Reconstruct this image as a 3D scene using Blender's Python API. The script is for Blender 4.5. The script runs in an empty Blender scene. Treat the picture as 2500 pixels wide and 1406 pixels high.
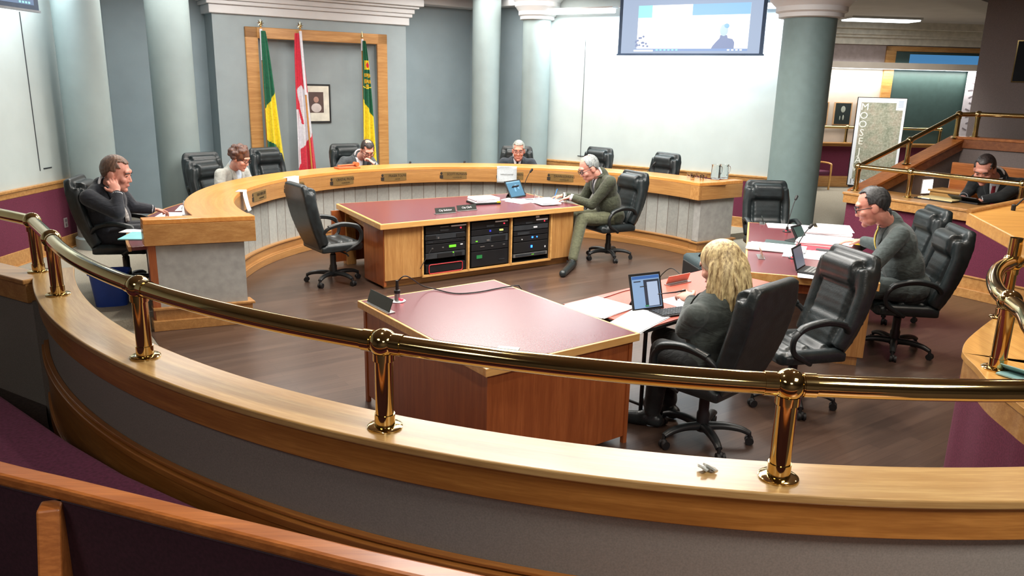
import bpy, bmesh, math, random
from mathutils import Vector, Matrix, Euler
from mathutils.bvhtree import BVHTree
random.seed(7)
SC = bpy.context.scene
COL = SC.collection
PI = math.pi
D2R = PI / 180

# ------------------------------------------------------------------ camera
CAM_H = 2.25
FOC = 1900.0
ROLL = math.atan(170 / 7200)
PITCH = math.atan(FOC / 7202)


def ray(px, py):
    x = (px - 1250) / FOC
    y = -(py - 703) / FOC
    c, s = math.cos(ROLL), math.sin(ROLL)
    x, y = c * x - s * y, s * x + c * y
    return Vector((x, math.cos(PITCH) + y * math.sin(PITCH), -math.sin(PITCH) + y * math.cos(PITCH)))


def at(px, py, z):
    """survey helper: the point at height z on the sight line measured in the photograph"""
    d = ray(px, py)
    t = (z - CAM_H) / d.z
    return Vector((d.x * t, d.y * t, z))


cam = bpy.data.cameras.new('camera')
camo = bpy.data.objects.new('camera', cam)
COL.objects.link(camo)
c, s = math.cos(ROLL), math.sin(ROLL)
cp, sp = math.cos(PITCH), math.sin(PITCH)
Rv = Vector((c, s * sp, s * cp))
Uv = Vector((-s, c * sp, c * cp))
Fv = Vector((0, cp, -sp))
mw = Matrix((Rv, Uv, -Fv)).transposed().to_4x4()
mw.translation = Vector((0, 0, CAM_H))
camo.matrix_world = mw
cam.sensor_width = 36
cam.lens = FOC / 2500 * 36
cam.clip_start = 0.05
cam.clip_end = 100
SC.camera = camo

# ------------------------------------------------------------------ room frame
TH = 34.8 * D2R
CX, CY = -0.098, 8.897
E1 = Vector((math.cos(TH), math.sin(TH), 0))
E2 = Vector((-math.sin(TH), math.cos(TH), 0))


def G(u, v, z=0.0):
    p = Vector((CX, CY, z)) + E1 * u + E2 * v
    return p


# ------------------------------------------------------------------ materials
def srgb(r, g, b):
    def f(c):
        c /= 255.0
        return c / 12.92 if c <= 0.04045 else ((c + 0.055) / 1.055) ** 2.4
    return (f(r), f(g), f(b), 1)


class NT:
    def __init__(self, name):
        self.m = bpy.data.materials.new(name)
        self.m.use_nodes = True
        self.t = self.m.node_tree
        self.b = self.t.nodes['Principled BSDF']

    def n(self, typ, **kw):
        nd = self.t.nodes.new(typ)
        for k, v in kw.items():
            setattr(nd, k, v)
        return nd

    def l(self, a, b):
        self.t.links.new(a, b)

    def math(self, op, a, b=None, clamp=False):
        nd = self.n('ShaderNodeMath', operation=op, use_clamp=clamp)
        for i, v in enumerate((a, b)):
            if v is None:
                continue
            if isinstance(v, (int, float)):
                nd.inputs[i].default_value = v
            else:
                self.l(v, nd.inputs[i])
        return nd.outputs[0]

    def ramp(self, fac, stops):
        nd = self.n('ShaderNodeValToRGB')
        el = nd.color_ramp.elements
        while len(el) < len(stops):
            el.new(0.5)
        for e, (p, col) in zip(el, stops):
            e.position = p
            e.color = col
        self.l(fac, nd.inputs[0])
        return nd.outputs[0]

    def mix(self, fac, a, b, blend='MIX'):
        nd = self.n('ShaderNodeMix', data_type='RGBA', blend_type=blend)
        for sck, v in ((nd.inputs[0], fac), (nd.inputs[6], a), (nd.inputs[7], b)):
            if isinstance(v, (int, float)):
                sck.default_value = v
            elif isinstance(v, tuple):
                sck.default_value = v
            else:
                self.l(v, sck)
        return nd.outputs[2]

    def bump(self, h, strength, dist=0.01):
        nd = self.n('ShaderNodeBump')
        nd.inputs['Strength'].default_value = strength
        nd.inputs['Distance'].default_value = dist
        self.l(h, nd.inputs['Height'])
        self.l(nd.outputs[0], self.b.inputs['Normal'])

    def coord(self):
        return self.n('ShaderNodeTexCoord').outputs['Object']

    def noise(self, vec, scale, detail=3, rough=0.5):
        nd = self.n('ShaderNodeTexNoise')
        nd.inputs['Scale'].default_value = scale
        nd.inputs['Detail'].default_value = detail
        nd.inputs['Roughness'].default_value = rough
        if vec is not None:
            self.l(vec, nd.inputs['Vector'])
        return nd.outputs['Fac']

    def mapping(self, vec, scale=(1, 1, 1), rot=(0, 0, 0)):
        nd = self.n('ShaderNodeMapping')
        nd.inputs['Scale'].default_value = scale
        nd.inputs['Rotation'].default_value = rot
        self.l(vec, nd.inputs['Vector'])
        return nd.outputs[0]

    def polar(self, vec, c=(0, 0), ks=(1, 1, 1)):
        """(theta*ks0, radius*ks1, z*ks2) about c in object space"""
        sep = self.n('ShaderNodeSeparateXYZ')
        self.l(vec, sep.inputs[0])
        x = self.math('SUBTRACT', sep.outputs[0], c[0])
        y = self.math('SUBTRACT', sep.outputs[1], c[1])
        th = self.math('ARCTAN2', y, x)
        r = self.math('SQRT', self.math('ADD', self.math('MULTIPLY', x, x), self.math('MULTIPLY', y, y)))
        cmb = self.n('ShaderNodeCombineXYZ')
        self.l(self.math('MULTIPLY', th, ks[0]), cmb.inputs[0])
        self.l(self.math('MULTIPLY', r, ks[1]), cmb.inputs[1])
        self.l(self.math('MULTIPLY', sep.outputs[2], ks[2]), cmb.inputs[2])
        return cmb.outputs[0], th

    def set(self, **kw):
        for k, v in kw.items():
            key = {'rough': 'Roughness', 'metal': 'Metallic', 'coat': 'Coat Weight', 'coatr': 'Coat Roughness',
                   'spec': 'Specular IOR Level', 'trans': 'Transmission Weight', 'ior': 'IOR', 'sheen': 'Sheen Weight',
                   'emit': 'Emission Strength'}[k]
            self.b.inputs[key].default_value = v
        return self


MATS = {}


def plain(name, rgb, rough=0.5, metal=0.0, var=0.06, vscale=9, bump=0.0, **kw):
    if name in MATS:
        return MATS[name]
    k = NT(name)
    col = srgb(*rgb)
    if var:
        f = k.noise(k.coord(), vscale, 4)
        d = tuple(max(0, c * (1 - var * 2)) for c in col[:3]) + (1,)
        u = tuple(min(1, c * (1 + var * 2)) for c in col[:3]) + (1,)
        k.l(k.ramp(f, [(0.3, d), (0.7, u)]), k.b.inputs['Base Color'])
        if bump:
            k.bump(k.noise(k.coord(), vscale * 6, 3), bump, 0.004)
    else:
        k.b.inputs['Base Color'].default_value = col
    k.set(rough=rough, metal=metal, **kw)
    MATS[name] = k.m
    return k.m


def oak(name, light=(196, 148, 90), dark=(164, 114, 62), mode='x', rough=0.33, c=(0, 0), R=3.0):
    if name in MATS:
        return MATS[name]
    k = NT(name)
    co = k.coord()
    if mode == 'polar':
        v, _ = k.polar(co, c, (R * 1.6, 26, 26))
    elif mode == 'z':
        v = k.mapping(co, (26, 26, 1.6))
    elif mode == 'y':
        v = k.mapping(co, (26, 1.6, 26))
    else:
        v = k.mapping(co, (1.6, 26, 26))
    a = k.noise(v, 1.0, 4, 0.6)
    b = k.noise(v, 5.0, 3, 0.6)
    mx = k.math('ADD', k.math('MULTIPLY', a, 0.65), k.math('MULTIPLY', b, 0.35))
    mid = tuple((p + q) / 2 for p, q in zip(light, dark))
    k.l(k.ramp(mx, [(0.34, srgb(*dark)), (0.5, srgb(*mid)), (0.62, srgb(*light))]), k.b.inputs['Base Color'])
    k.set(rough=rough, coat=0.25, coatr=0.15)
    k.bump(b, 0.04, 0.002)
    MATS[name] = k.m
    return k.m


def emis(name, rgb, strength):
    if name in MATS:
        return MATS[name]
    k = NT(name)
    col = srgb(*rgb)
    k.b.inputs['Base Color'].default_value = (0.02, 0.02, 0.02, 1)
    k.b.inputs['Emission Color'].default_value = col
    k.set(emit=strength, rough=0.3)
    MATS[name] = k.m
    return k.m


M = {}
M['oak'] = oak('oak_honey')
M['oak_z'] = oak('oak_upright', mode='z')
M['oak_y'] = oak('oak_cross', mode='y')
M['oak_dais'] = oak('oak_curved_desk', (182, 134, 78), (154, 108, 60), mode='polar', R=3.0)
M['oak_gallery'] = oak('oak_curved_ledge', (184, 150, 98), (154, 116, 68), mode='polar', c=(1.32, 7.22), R=5.0)
M['oak_red'] = oak('oak_red_panel', (164, 92, 48), (136, 70, 34), mode='z')
M['oak_rail'] = oak('oak_bench', (190, 116, 58), (150, 84, 38), mode='x')
M['oak_light'] = oak('oak_pale_edge', (224, 176, 108), (200, 148, 84), mode='x')
M['brass'] = plain('polished_brass', (204, 178, 122), rough=0.09, metal=1.0, var=0.03)
M['leather'] = plain('black_leather', (30, 37, 39), rough=0.36, var=0.15, vscale=14, bump=0.25)
M['plastic'] = plain('black_plastic', (26, 29, 31), rough=0.42, var=0.08)
M['black'] = plain('matt_black', (14, 14, 16), rough=0.6, var=0.05)
M['rackface'] = plain('rack_face', (26, 28, 31), rough=0.35, var=0.1)
M['rackgrey'] = plain('rack_grey', (52, 56, 60), rough=0.35, var=0.1)
M['steel'] = plain('brushed_steel', (170, 172, 172), rough=0.3, metal=0.8, var=0.05)
M['paper'] = plain('white_paper', (236, 240, 244), rough=0.7, var=0.015)
M['greypaper'] = plain('typed_paper', (196, 204, 208), rough=0.7, var=0.04, vscale=60)
M['maroon_fab'] = plain('maroon_fabric', (102, 38, 62), rough=0.95, var=0.12, vscale=120, bump=0.2)
M['maroon_seat'] = plain('maroon_upholstery', (84, 32, 58), rough=0.95, var=0.14, vscale=60, bump=0.2)
M['grey_fab'] = plain('grey_fabric', (132, 126, 120), rough=0.95, var=0.06, vscale=150, bump=0.2)
M['wall'] = plain('grey_green_wall', (150, 167, 174), rough=0.75, var=0.025, vscale=3)
M['wall_niche'] = plain('slate_wall', (146, 157, 160), rough=0.8, var=0.03, vscale=3)
M['wall_pale'] = plain('pale_panel_wall', (186, 196, 194), rough=0.7, var=0.02, vscale=3)
M['wall_taupe'] = plain('taupe_fabric_wall', (128, 116, 112), rough=0.95, var=0.05, vscale=90, bump=0.2)
M['wall_cream'] = plain('cream_wall', (196, 184, 172), rough=0.8, var=0.03, vscale=3)
M['white_paint'] = plain('white_paint', (206, 206, 206), rough=0.6, var=0.02, vscale=3)
M['ceiling'] = plain('ceiling_paint', (176, 172, 168), rough=0.85, var=0.03, vscale=2)
M['column'] = plain('column_paint', (138, 152, 152), rough=0.6, var=0.03, vscale=3)
M['carpet'] = plain('carpet_grey', (148, 142, 128), rough=1.0, var=0.1, vscale=90, bump=0.4)
M['carpet_dark'] = plain('carpet_dark', (62, 50, 46), rough=1.0, var=0.14, vscale=70, bump=0.4)
M['door'] = plain('door_green_black', (52, 72, 70), rough=0.5, var=0.04)
M['pane_reflection'] = emis('painted_reflection', (70, 130, 180), 0.8)
M['skin'] = plain('skin_light', (212, 158, 140), rough=0.5, var=0.05, vscale=14)
M['skin_red'] = plain('skin_ruddy', (206, 144, 126), rough=0.5, var=0.06, vscale=14)
M['eye'] = plain('eye', (60, 44, 38), rough=0.2, var=0)
M['lip'] = plain('lip', (170, 98, 92), rough=0.5, var=0)
M['glassframe'] = plain('spectacle_frame', (40, 30, 30), rough=0.3, var=0)
M['bluebin'] = plain('blue_plastic', (24, 62, 150), rough=0.45, var=0.04)
M['bag'] = plain('grey_nylon', (46, 62, 66), rough=0.8, var=0.1, vscale=60)
M['cyan'] = plain('cyan_card', (130, 198, 206), rough=0.6, var=0.02)
M['redcard'] = plain('red_card', (222, 60, 76), rough=0.5, var=0.03)
M['yellow'] = plain('yellow_plastic', (220, 200, 50), rough=0.5, var=0.02)


def laminate(name, rgb, rough=0.22):
    k = NT(name)
    col = srgb(*rgb)
    f = k.noise(k.coord(), 160, 2)
    d = tuple(c * 0.85 for c in col[:3]) + (1,)
    u = tuple(min(1, c * 1.15) for c in col[:3]) + (1,)
    k.l(k.ramp(f, [(0.35, d), (0.65, u)]), k.b.inputs['Base Color'])
    k.set(rough=rough, spec=0.65)
    return k.m


M['maroon_lam'] = laminate('maroon_laminate', (106, 52, 58), 0.26)
M['red_lam'] = laminate('red_laminate', (190, 92, 76), 0.3)


def strip_panel():
    """grey fabric boards, each strip a slightly different shade, thin seams between"""
    k = NT('grey_strip_panel')
    _, th = k.polar(k.coord(), (0, 0), (1, 1, 1))
    w = k.math('MULTIPLY', th, 3.06 / 0.185)
    idx = k.math('FLOOR', w)
    wn = k.n('ShaderNodeTexWhiteNoise', noise_dimensions='1D')
    k.l(idx, wn.inputs['W'])
    fr = k.math('FRACT', w)
    seam = k.math('MAXIMUM', k.math('LESS_THAN', fr, 0.035), k.math('GREATER_THAN', fr, 0.975))
    base = k.ramp(wn.outputs['Value'], [(0.0, srgb(140, 140, 134)), (1.0, srgb(172, 174, 168))])
    f = k.noise(k.coord(), 26, 4, 0.7)
    base = k.mix(0.25, base, k.ramp(f, [(0.35, srgb(128, 132, 130)), (0.7, srgb(186, 186, 178))]))
    k.l(k.mix(seam, base, srgb(112, 104, 96)), k.b.inputs['Base Color'])
    k.set(rough=0.85)
    return k.m


M['strips'] = strip_panel()
M['end_panel'] = plain('grey_end_panel', (160, 160, 156), rough=0.85, var=0.06, vscale=14)


def plank_floor():
    k = NT('wood_plank_floor')
    v = k.mapping(k.coord(), (1, 1, 1), (0, 0, 0))
    br = k.n('ShaderNodeTexBrick')
    br.offset = 0.37
    br.inputs['Scale'].default_value = 1.0
    br.inputs['Mortar Size'].default_value = 0.0015
    br.inputs['Brick Width'].default_value = 0.95
    br.inputs['Row Height'].default_value = 0.085
    br.inputs['Bias'].default_value = -0.1
    br.inputs['Color1'].default_value = srgb(84, 66, 56)
    br.inputs['Color2'].default_value = srgb(62, 47, 40)
    br.inputs['Mortar'].default_value = srgb(40, 28, 24)
    k.l(v, br.inputs['Vector'])
    g = k.noise(k.mapping(k.coord(), (2, 40, 40)), 1.0, 4, 0.6)
    k.l(k.mix(0.35, br.outputs['Color'], k.ramp(g, [(0.3, srgb(54, 38, 32)), (0.7, srgb(94, 74, 62))])), k.b.inputs['Base Color'])
    k.set(rough=0.3, coat=0.2, coatr=0.2)
    return k.m


M['planks'] = plank_floor()


def glass():
    k = NT('clear_glass')
    k.b.inputs['Base Color'].default_value = (0.95, 0.98, 0.98, 1)
    k.set(rough=0.02, trans=1.0, ior=1.45)
    return k.m


M['glass'] = glass()


def map_mat():
    k = NT('aerial_photograph_print')
    co = k.coord()
    a = k.noise(co, 5, 6, 0.65)
    b = k.noise(co, 34, 4, 0.7)
    col = k.ramp(a, [(0.35, srgb(116, 128, 108)), (0.5, srgb(160, 160, 140)), (0.65, srgb(182, 164, 146))])
    col = k.mix(0.4, col, k.ramp(b, [(0.35, srgb(96, 110, 92)), (0.5, srgb(158, 158, 138)), (0.66, srgb(204, 206, 194))]))
    k.l(col, k.b.inputs['Base Color'])
    k.set(rough=0.35)
    return k.m


M['aerial'] = map_mat()


def cloth(name, rgb, var=0.12, scale=30, rough=0.85):
    if name in MATS:
        return MATS[name]
    k = NT(name)
    col = srgb(*rgb)
    d = tuple(max(0, c * (1 - var * 2)) for c in col[:3]) + (1,)
    u = tuple(min(1, c * (1 + var * 2)) for c in col[:3]) + (1,)
    k.l(k.ramp(k.noise(k.coord(), scale, 4), [(0.3, d), (0.7, u)]), k.b.inputs['Base Color'])
    dn = k.n('ShaderNodeTexNoise')
    dn.inputs['Scale'].default_value = 7.0
    dn.inputs['Detail'].default_value = 2.0
    dn.inputs['Distortion'].default_value = 1.6
    k.l(k.mapping(k.coord(), (1, 1, 1.9), (0.5, 0.3, 0)), dn.inputs['Vector'])
    h = k.math('ADD', k.math('MULTIPLY', dn.outputs['Fac'], 1.0), k.math('MULTIPLY', k.noise(k.coord(), 240, 2), 0.05))
    k.bump(h, 0.55, 0.016)
    k.set(rough=rough, sheen=0.15)
    MATS[name] = k.m
    return k.m


# ------------------------------------------------------------------ mesh helpers
def mat4(loc=(0, 0, 0), rot=(0, 0, 0), scale=(1, 1, 1)):
    return Matrix.LocRotScale(Vector(loc), Euler(rot), Vector(scale))


def bx(bm, c, s, rot=(0, 0, 0), mi=0):
    r = bmesh.ops.create_cube(bm, size=1.0, matrix=mat4(c, rot, s))
    if mi:
        for v in r['verts']:
            for f in v.link_faces:
                f.material_index = mi
    return r


def sph(bm, c, r, rot=(0, 0, 0), u=16, v=10):
    if isinstance(r, (int, float)):
        r = (r, r, r)
    bmesh.ops.create_uvsphere(bm, u_segments=u, v_segments=v, radius=1.0, matrix=mat4(c, rot, r))


def frame_for(d):
    d = d.normalized()
    a = Vector((0, 0, 1)) if abs(d.z) < 0.9 else Vector((1, 0, 0))
    x = d.cross(a).normalized()
    y = d.cross(x).normalized()
    return x, y


def cone(bm, p, q, r1, r2, n=14, caps=True):
    p, q = Vector(p), Vector(q)
    x, y = frame_for(q - p)
    A, B = [], []
    for i in range(n):
        a = 2 * PI * i / n
        o = x * math.cos(a) + y * math.sin(a)
        A.append(bm.verts.new(p + o * r1))
        B.append(bm.verts.new(q + o * r2))
    for i in range(n):
        j = (i + 1) % n
        bm.faces.new((A[i], B[i], B[j], A[j]))
    if caps:
        bm.faces.new(A)
        bm.faces.new(B[::-1])


def capsule(bm, p, q, r1, r2=None, n=12):
    r2 = r1 if r2 is None else r2
    cone(bm, p, q, r1, r2, n)
    sph(bm, p, r1, u=n, v=8)
    sph(bm, q, r2, u=n, v=8)


def tube(bm, pts, r, n=10, caps=True, flat=1.0):
    """swept tube; r number or list; flat squashes it along its second axis"""
    pts = [Vector(p) for p in pts]
    N = len(pts)
    rs = r if isinstance(r, (list, tuple)) else [r] * N
    rings = []
    px = None
    for i, p in enumerate(pts):
        d = (pts[min(i + 1, N - 1)] - pts[max(i - 1, 0)]).normalized()
        if px is None:
            x, y = frame_for(d)
        else:
            x = (px - d * px.dot(d)).normalized()
            y = d.cross(x).normalized()
        px = x
        rings.append([bm.verts.new(p + x * math.cos(2 * PI * k / n) * rs[i] + y * math.sin(2 * PI * k / n) * rs[i] * flat) for k in range(n)])
    for a, b in zip(rings, rings[1:]):
        for k in range(n):
            j = (k + 1) % n
            bm.faces.new((a[k], a[j], b[j], b[k]))
    if caps:
        bm.faces.new(rings[0][::-1])
        bm.faces.new(rings[-1])


def smooth_path(pts, n=8):
    """Catmull-Rom through pts"""
    P = [Vector(p) for p in pts]
    P = [P[0] * 2 - P[1]] + P + [P[-1] * 2 - P[-2]]
    out = []
    for i in range(1, len(P) - 2):
        for k in range(n):
            t = k / n
            a, b, c2, d = P[i - 1], P[i], P[i + 1], P[i + 2]
            out.append(0.5 * ((2 * b) + (c2 - a) * t + (2 * a - 5 * b + 4 * c2 - d) * t * t + (3 * b - a - 3 * c2 + d) * t ** 3))
    out.append(P[-2])
    return out


def lathe(bm, prof, c=(0, 0, 0), n=28, caps=True):
    rings = []
    for r, z in prof:
        rings.append([bm.verts.new((c[0] + r * math.cos(2 * PI * k / n), c[1] + r * math.sin(2 * PI * k / n), c[2] + z)) for k in range(n)])
    for a, b in zip(rings, rings[1:]):
        for k in range(n):
            j = (k + 1) % n
            bm.faces.new((a[k], a[j], b[j], b[k]))
    if caps:
        bm.faces.new(rings[0][::-1])
        bm.faces.new(rings[-1])


def prism(bm, pts, z0, z1, mi=0):
    """vertical prism on a plan polygon (counter-clockwise)"""
    A = [bm.verts.new((p[0], p[1], z0)) for p in pts]
    B = [bm.verts.new((p[0], p[1], z1)) for p in pts]
    n = len(pts)
    fs = [bm.faces.new(A[::-1]), bm.faces.new(B)]
    for i in range(n):
        j = (i + 1) % n
        fs.append(bm.faces.new((A[i], A[j], B[j], B[i])))
    for f in fs:
        f.material_index = mi
    return fs


def offset_path(path, d):
    """shift a plan polyline sideways (left of travel) by d"""
    out = []
    P = [Vector((p[0], p[1])) for p in path]
    for i, p in enumerate(P):
        t = (P[min(i + 1, len(P) - 1)] - P[max(i - 1, 0)]).normalized()
        nrm = Vector((-t.y, t.x))
        k = 1.0
        if 0 < i < len(P) - 1:
            t1 = (P[i] - P[i - 1]).normalized()
            k = 1.0 / max(0.5, Vector((-t1.y, t1.x)).dot(nrm))
        out.append(p + nrm * d * k)
    return out


def ribbon(bm, pa, pb, z0, z1, mi=0):
    """solid between two plan polylines of equal length, z0..z1 (numbers or per-point lists)"""
    n = len(pa)
    Z0 = z0 if isinstance(z0, list) else [z0] * n
    Z1 = z1 if isinstance(z1, list) else [z1] * n
    q = []
    for i in range(n):
        a, b = pa[i], pb[i]
        q.append([bm.verts.new((a[0], a[1], Z0[i])), bm.verts.new((b[0], b[1], Z0[i])),
                  bm.verts.new((b[0], b[1], Z1[i])), bm.verts.new((a[0], a[1], Z1[i]))])
    fs = []
    for i in range(n - 1):
        for k in range(4):
            j = (k + 1) % 4
            fs.append(bm.faces.new((q[i][k], q[i + 1][k], q[i + 1][j], q[i][j])))
    fs.append(bm.faces.new(q[0]))
    fs.append(bm.faces.new(q[-1][::-1]))
    for f in fs:
        f.material_index = mi


def arc(r, a0, a1, n=60, c=(0, 0)):
    return [(c[0] + r * math.cos((a0 + (a1 - a0) * i / n) * D2R), c[1] + r * math.sin((a0 + (a1 - a0) * i / n) * D2R)) for i in range(n + 1)]


def arcbox(bm, r0, r1, a0, a1, z0, z1, n=60, c=(0, 0), mi=0):
    ribbon(bm, arc(r0, a0, a1, n, c), arc(r1, a0, a1, n, c), z0, z1, mi)


def finish_bm(bm):
    bmesh.ops.recalc_face_normals(bm, faces=bm.faces)


def obj(name, bm, m, parent=None, loc=None, rot=None, bevel=0.0, smooth=None, kind=None, label=None, seg=2):
    finish_bm(bm)
    me = bpy.data.meshes.new(name)
    bm.to_mesh(me)
    bm.free()
    for mm in (m if isinstance(m, (list, tuple)) else [m]):
        me.materials.append(mm)
    if smooth is not None:
        for p in me.polygons:
            p.use_smooth = True
        if smooth < 170:
            try:
                me.set_sharp_from_angle(angle=smooth * D2R)
            except Exception:
                pass
    o = bpy.data.objects.new(name, me)
    COL.objects.link(o)
    if parent is not None:
        o.parent = parent
    if loc is not None:
        o.location = loc
    if rot is not None:
        o.rotation_euler = rot
    if bevel:
        b = o.modifiers.new('bevel', 'BEVEL')
        b.width = bevel
        b.segments = seg
        b.limit_method = 'ANGLE'
        b.angle_limit = 40 * D2R
    if kind:
        o['kind'] = kind
    if label:
        o['label'] = label
    return o


def tag(o, label, cat, group=None):
    o['label'] = label
    o['category'] = cat
    if group:
        o['group'] = group
    return o


def thing(name, label, cat, loc=(0, 0, 0), rz=0.0, group=None):
    o = bpy.data.objects.new(name, None)
    COL.objects.link(o)
    o.location = loc
    o.rotation_euler = (0, 0, rz)
    o.empty_display_size = 0.1
    return tag(o, label, cat, group)


def dup(root, loc, rz, label, group=None):
    r = root.copy()
    COL.objects.link(r)
    r.location = loc
    r.rotation_euler = (0, 0, rz)
    r['label'] = label
    if group:
        r['group'] = group
    for ch in list(root.children):
        c2 = ch.copy()
        COL.objects.link(c2)
        c2.parent = r
        for g in list(ch.children):
            d = g.copy()
            COL.objects.link(d)
            d.parent = c2
    return r


B = bmesh.new


def evaluated(o):
    dg = bpy.context.evaluated_depsgraph_get()
    dg.update()
    ev = o.evaluated_get(dg)
    return bpy.data.meshes.new_from_object(ev, depsgraph=dg)


def blob(name, bm, m, parent=None, voxel=0.01, it=3, fac=0.5, loc=None, rot=None, label=None):
    """fuse overlapping solids into one continuous rounded surface"""
    finish_bm(bm)
    me = bpy.data.meshes.new(name)
    bm.to_mesh(me)
    bm.free()
    o = bpy.data.objects.new(name, me)
    COL.objects.link(o)
    r = o.modifiers.new('fuse', 'REMESH')
    r.mode = 'VOXEL'
    r.voxel_size = voxel
    if it:
        sm = o.modifiers.new('soft', 'SMOOTH')
        sm.iterations = it
        sm.factor = fac
    nm = evaluated(o)
    o.modifiers.clear()
    o.data = nm
    nm.name = name
    bpy.data.meshes.remove(me)
    nm.materials.clear()
    for mm in (m if isinstance(m, (list, tuple)) else [m]):
        nm.materials.append(mm)
    for p in nm.polygons:
        p.use_smooth = True
    if parent is not None:
        o.parent = parent
    if loc is not None:
        o.location = loc
    if rot is not None:
        o.rotation_euler = rot
    if label:
        o['label'] = label
    return o


def text(name, body, size, m, parent=None, loc=(0, 0, 0), rot=(0, 0, 0), depth=0.0015, align='CENTER', sx=1.0):
    cu = bpy.data.curves.new(name, 'FONT')
    cu.body = body
    cu.size = size
    cu.extrude = depth
    cu.resolution_u = 2
    cu.align_x = align
    cu.align_y = 'CENTER'
    t = bpy.data.objects.new(name, cu)
    COL.objects.link(t)
    me = evaluated(t)
    COL.objects.unlink(t)
    bpy.data.objects.remove(t)
    bpy.data.curves.remove(cu)
    me.materials.clear()
    me.materials.append(m)
    o = bpy.data.objects.new(name, me)
    COL.objects.link(o)
    if parent is not None:
        o.parent = parent
    o.location = loc
    o.rotation_euler = rot
    o.scale = (sx, 1, 1)
    return o
# ================================================================== THE ROOM
def to_local(p):
    d = Vector((p[0] - CX, p[1] - CY, 0))
    return (d.dot(E1), d.dot(E2))


def wallstrip(bm, path, t, z0, z1, mi=0):
    """wall along a plan path, thickness t to the left of travel"""
    ribbon(bm, [Vector((p[0], p[1])) for p in path], offset_path(path, t), z0, z1, mi)


# floors
bm = B()
bx(bm, (2, 9, -0.06), (30, 32, 0.112))
obj('floor', bm, M['carpet'], kind='structure')
bm = B()
pts = [(-3.87, -7.2), (7.5, -7.2), (7.5, -2.4), (3.3, -2.4), (3.1, -0.28)] + arc(3.1, 0, 180, 48) + [(-3.08, -0.08), (-3.82, 0.06), (-3.87, 0.0)]
prism(bm, pts, -0.02, 0.0)
o = obj('floor_wood', bm, M['planks'], kind='structure', loc=(CX, CY, 0), rot=(0, 0, TH))

bm = B()
ribbon(bm, arc(3.2, 7, 177.5, 60), arc(6.6, 3, 178, 60), -0.02, 0.09)
obj('floor_platform', bm, M['carpet'], kind='structure', loc=(CX, CY, 0), rot=(0, 0, TH))
# ceiling (above the picture, it carries the lamps)
bm = B()
bx(bm, (2, 9, 3.83), (30, 32, 0.12))
# shallow beams seen beyond the right-hand column
for dx in (0, 1.7, 3.4):
    bx(bm, (6.4 + dx, 12.2 + dx * 0.5, 3.69), (0.5, 7, 0.18), rot=(0, 0, -0.75))
obj('ceiling', bm, M['ceiling'], kind='structure')

# left wall
LW = [(-5.95, 2.5), (-5.75, 7.0), (-5.64, 10.4)]
bm = B()
wallstrip(bm, LW, 0.2, 0, 3.8)
obj('wall_left', bm, M['wall_pale'], kind='structure')


def wainscot(name_i, path, zcap, side=-1):
    """oak cap, maroon fabric and oak skirting standing proud of a wall face; side -1 = right of travel"""
    P = [Vector((p[0], p[1])) for p in path]
    b1 = B()
    ribbon(b1, P, offset_path(path, side * 0.055), zcap - 0.035, zcap)
    ribbon(b1, P, offset_path(path, side * 0.035), zcap - 0.10, zcap - 0.036)
    obj('trim_%d' % name_i, b1, M['oak'], kind='structure', bevel=0.008)
    b2 = B()
    ribbon(b2, P, offset_path(path, side * 0.03), 0.25, zcap - 0.10)
    obj('trim_%d' % (name_i + 1), b2, M['maroon_fab'], kind='structure')
    b3 = B()
    ribbon(b3, P, offset_path(path, side * 0.04), 0.0, 0.255)
    ribbon(b3, P, offset_path(path, side * 0.06), 0.0, 0.10)
    obj('baseboard_%d' % name_i, b3, M['oak'], kind='structure', bevel=0.006)


wainscot(10, LW, 0.955)

# recess walls behind the councillors
l1 = to_local(LW[-1])
bpath = [G(l1[0], l1[1]), G(-3.15, 5.95), G(3.15, 5.95), Vector((0.50, 14.35, 0))]
bm = B()
wallstrip(bm, bpath, 0.2, 0, 3.8)
obj('wall_back', bm, M['wall'], kind='structure')
bm = B()
ribbon(bm, [Vector((p.x, p.y)) for p in bpath], offset_path([(p.x, p.y) for p in bpath], -0.34), 3.56, 3.78)
obj('trim_4', bm, M['white_paint'], kind='structure', bevel=0.01)

# screen wall
SWA, SWB = Vector((0.50, 14.35, 0)), Vector((4.15, 12.08, 0))
SD = (SWB - SWA).normalized()
SN = Vector((SD.y, -SD.x, 0))          # towards the room
SW = [SWA, SWB]
bm = B()
wallstrip(bm, SW, 0.2, 0, 3.8)
obj('wall_right', bm, M['wall_pale'], kind='structure')
wainscot(20, SW, 0.925)

# panel seams and finger slots on the two pale walls
bm = B()
q = Vector((1.16, 13.94, 0)) + SN * 0.002
p0 = SWA + SD * ((q - SWA).dot(SD)) + SN * 0.004
bx(bm, p0 + Vector((0, 0, 2.0)), (0.006, 0.008, 2.0), rot=(0, 0, math.atan2(SD.y, SD.x)))
bx(bm, p0 + SD * 0.02 + Vector((0, 0, 1.02)), (0.16, 0.012, 0.012), rot=(0, 0, math.atan2(SD.y, SD.x)))
obj('trim_30', bm, M['rackgrey'], kind='structure')
bm = B()
bx(bm, (-5.674, 9.32, 2.0), (0.012, 0.008, 1.8))
bx(bm, (-5.668, 9.47, 1.12), (0.012, 0.16, 0.014))
obj('trim_31', bm, M['rackgrey'], kind='structure')

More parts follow.
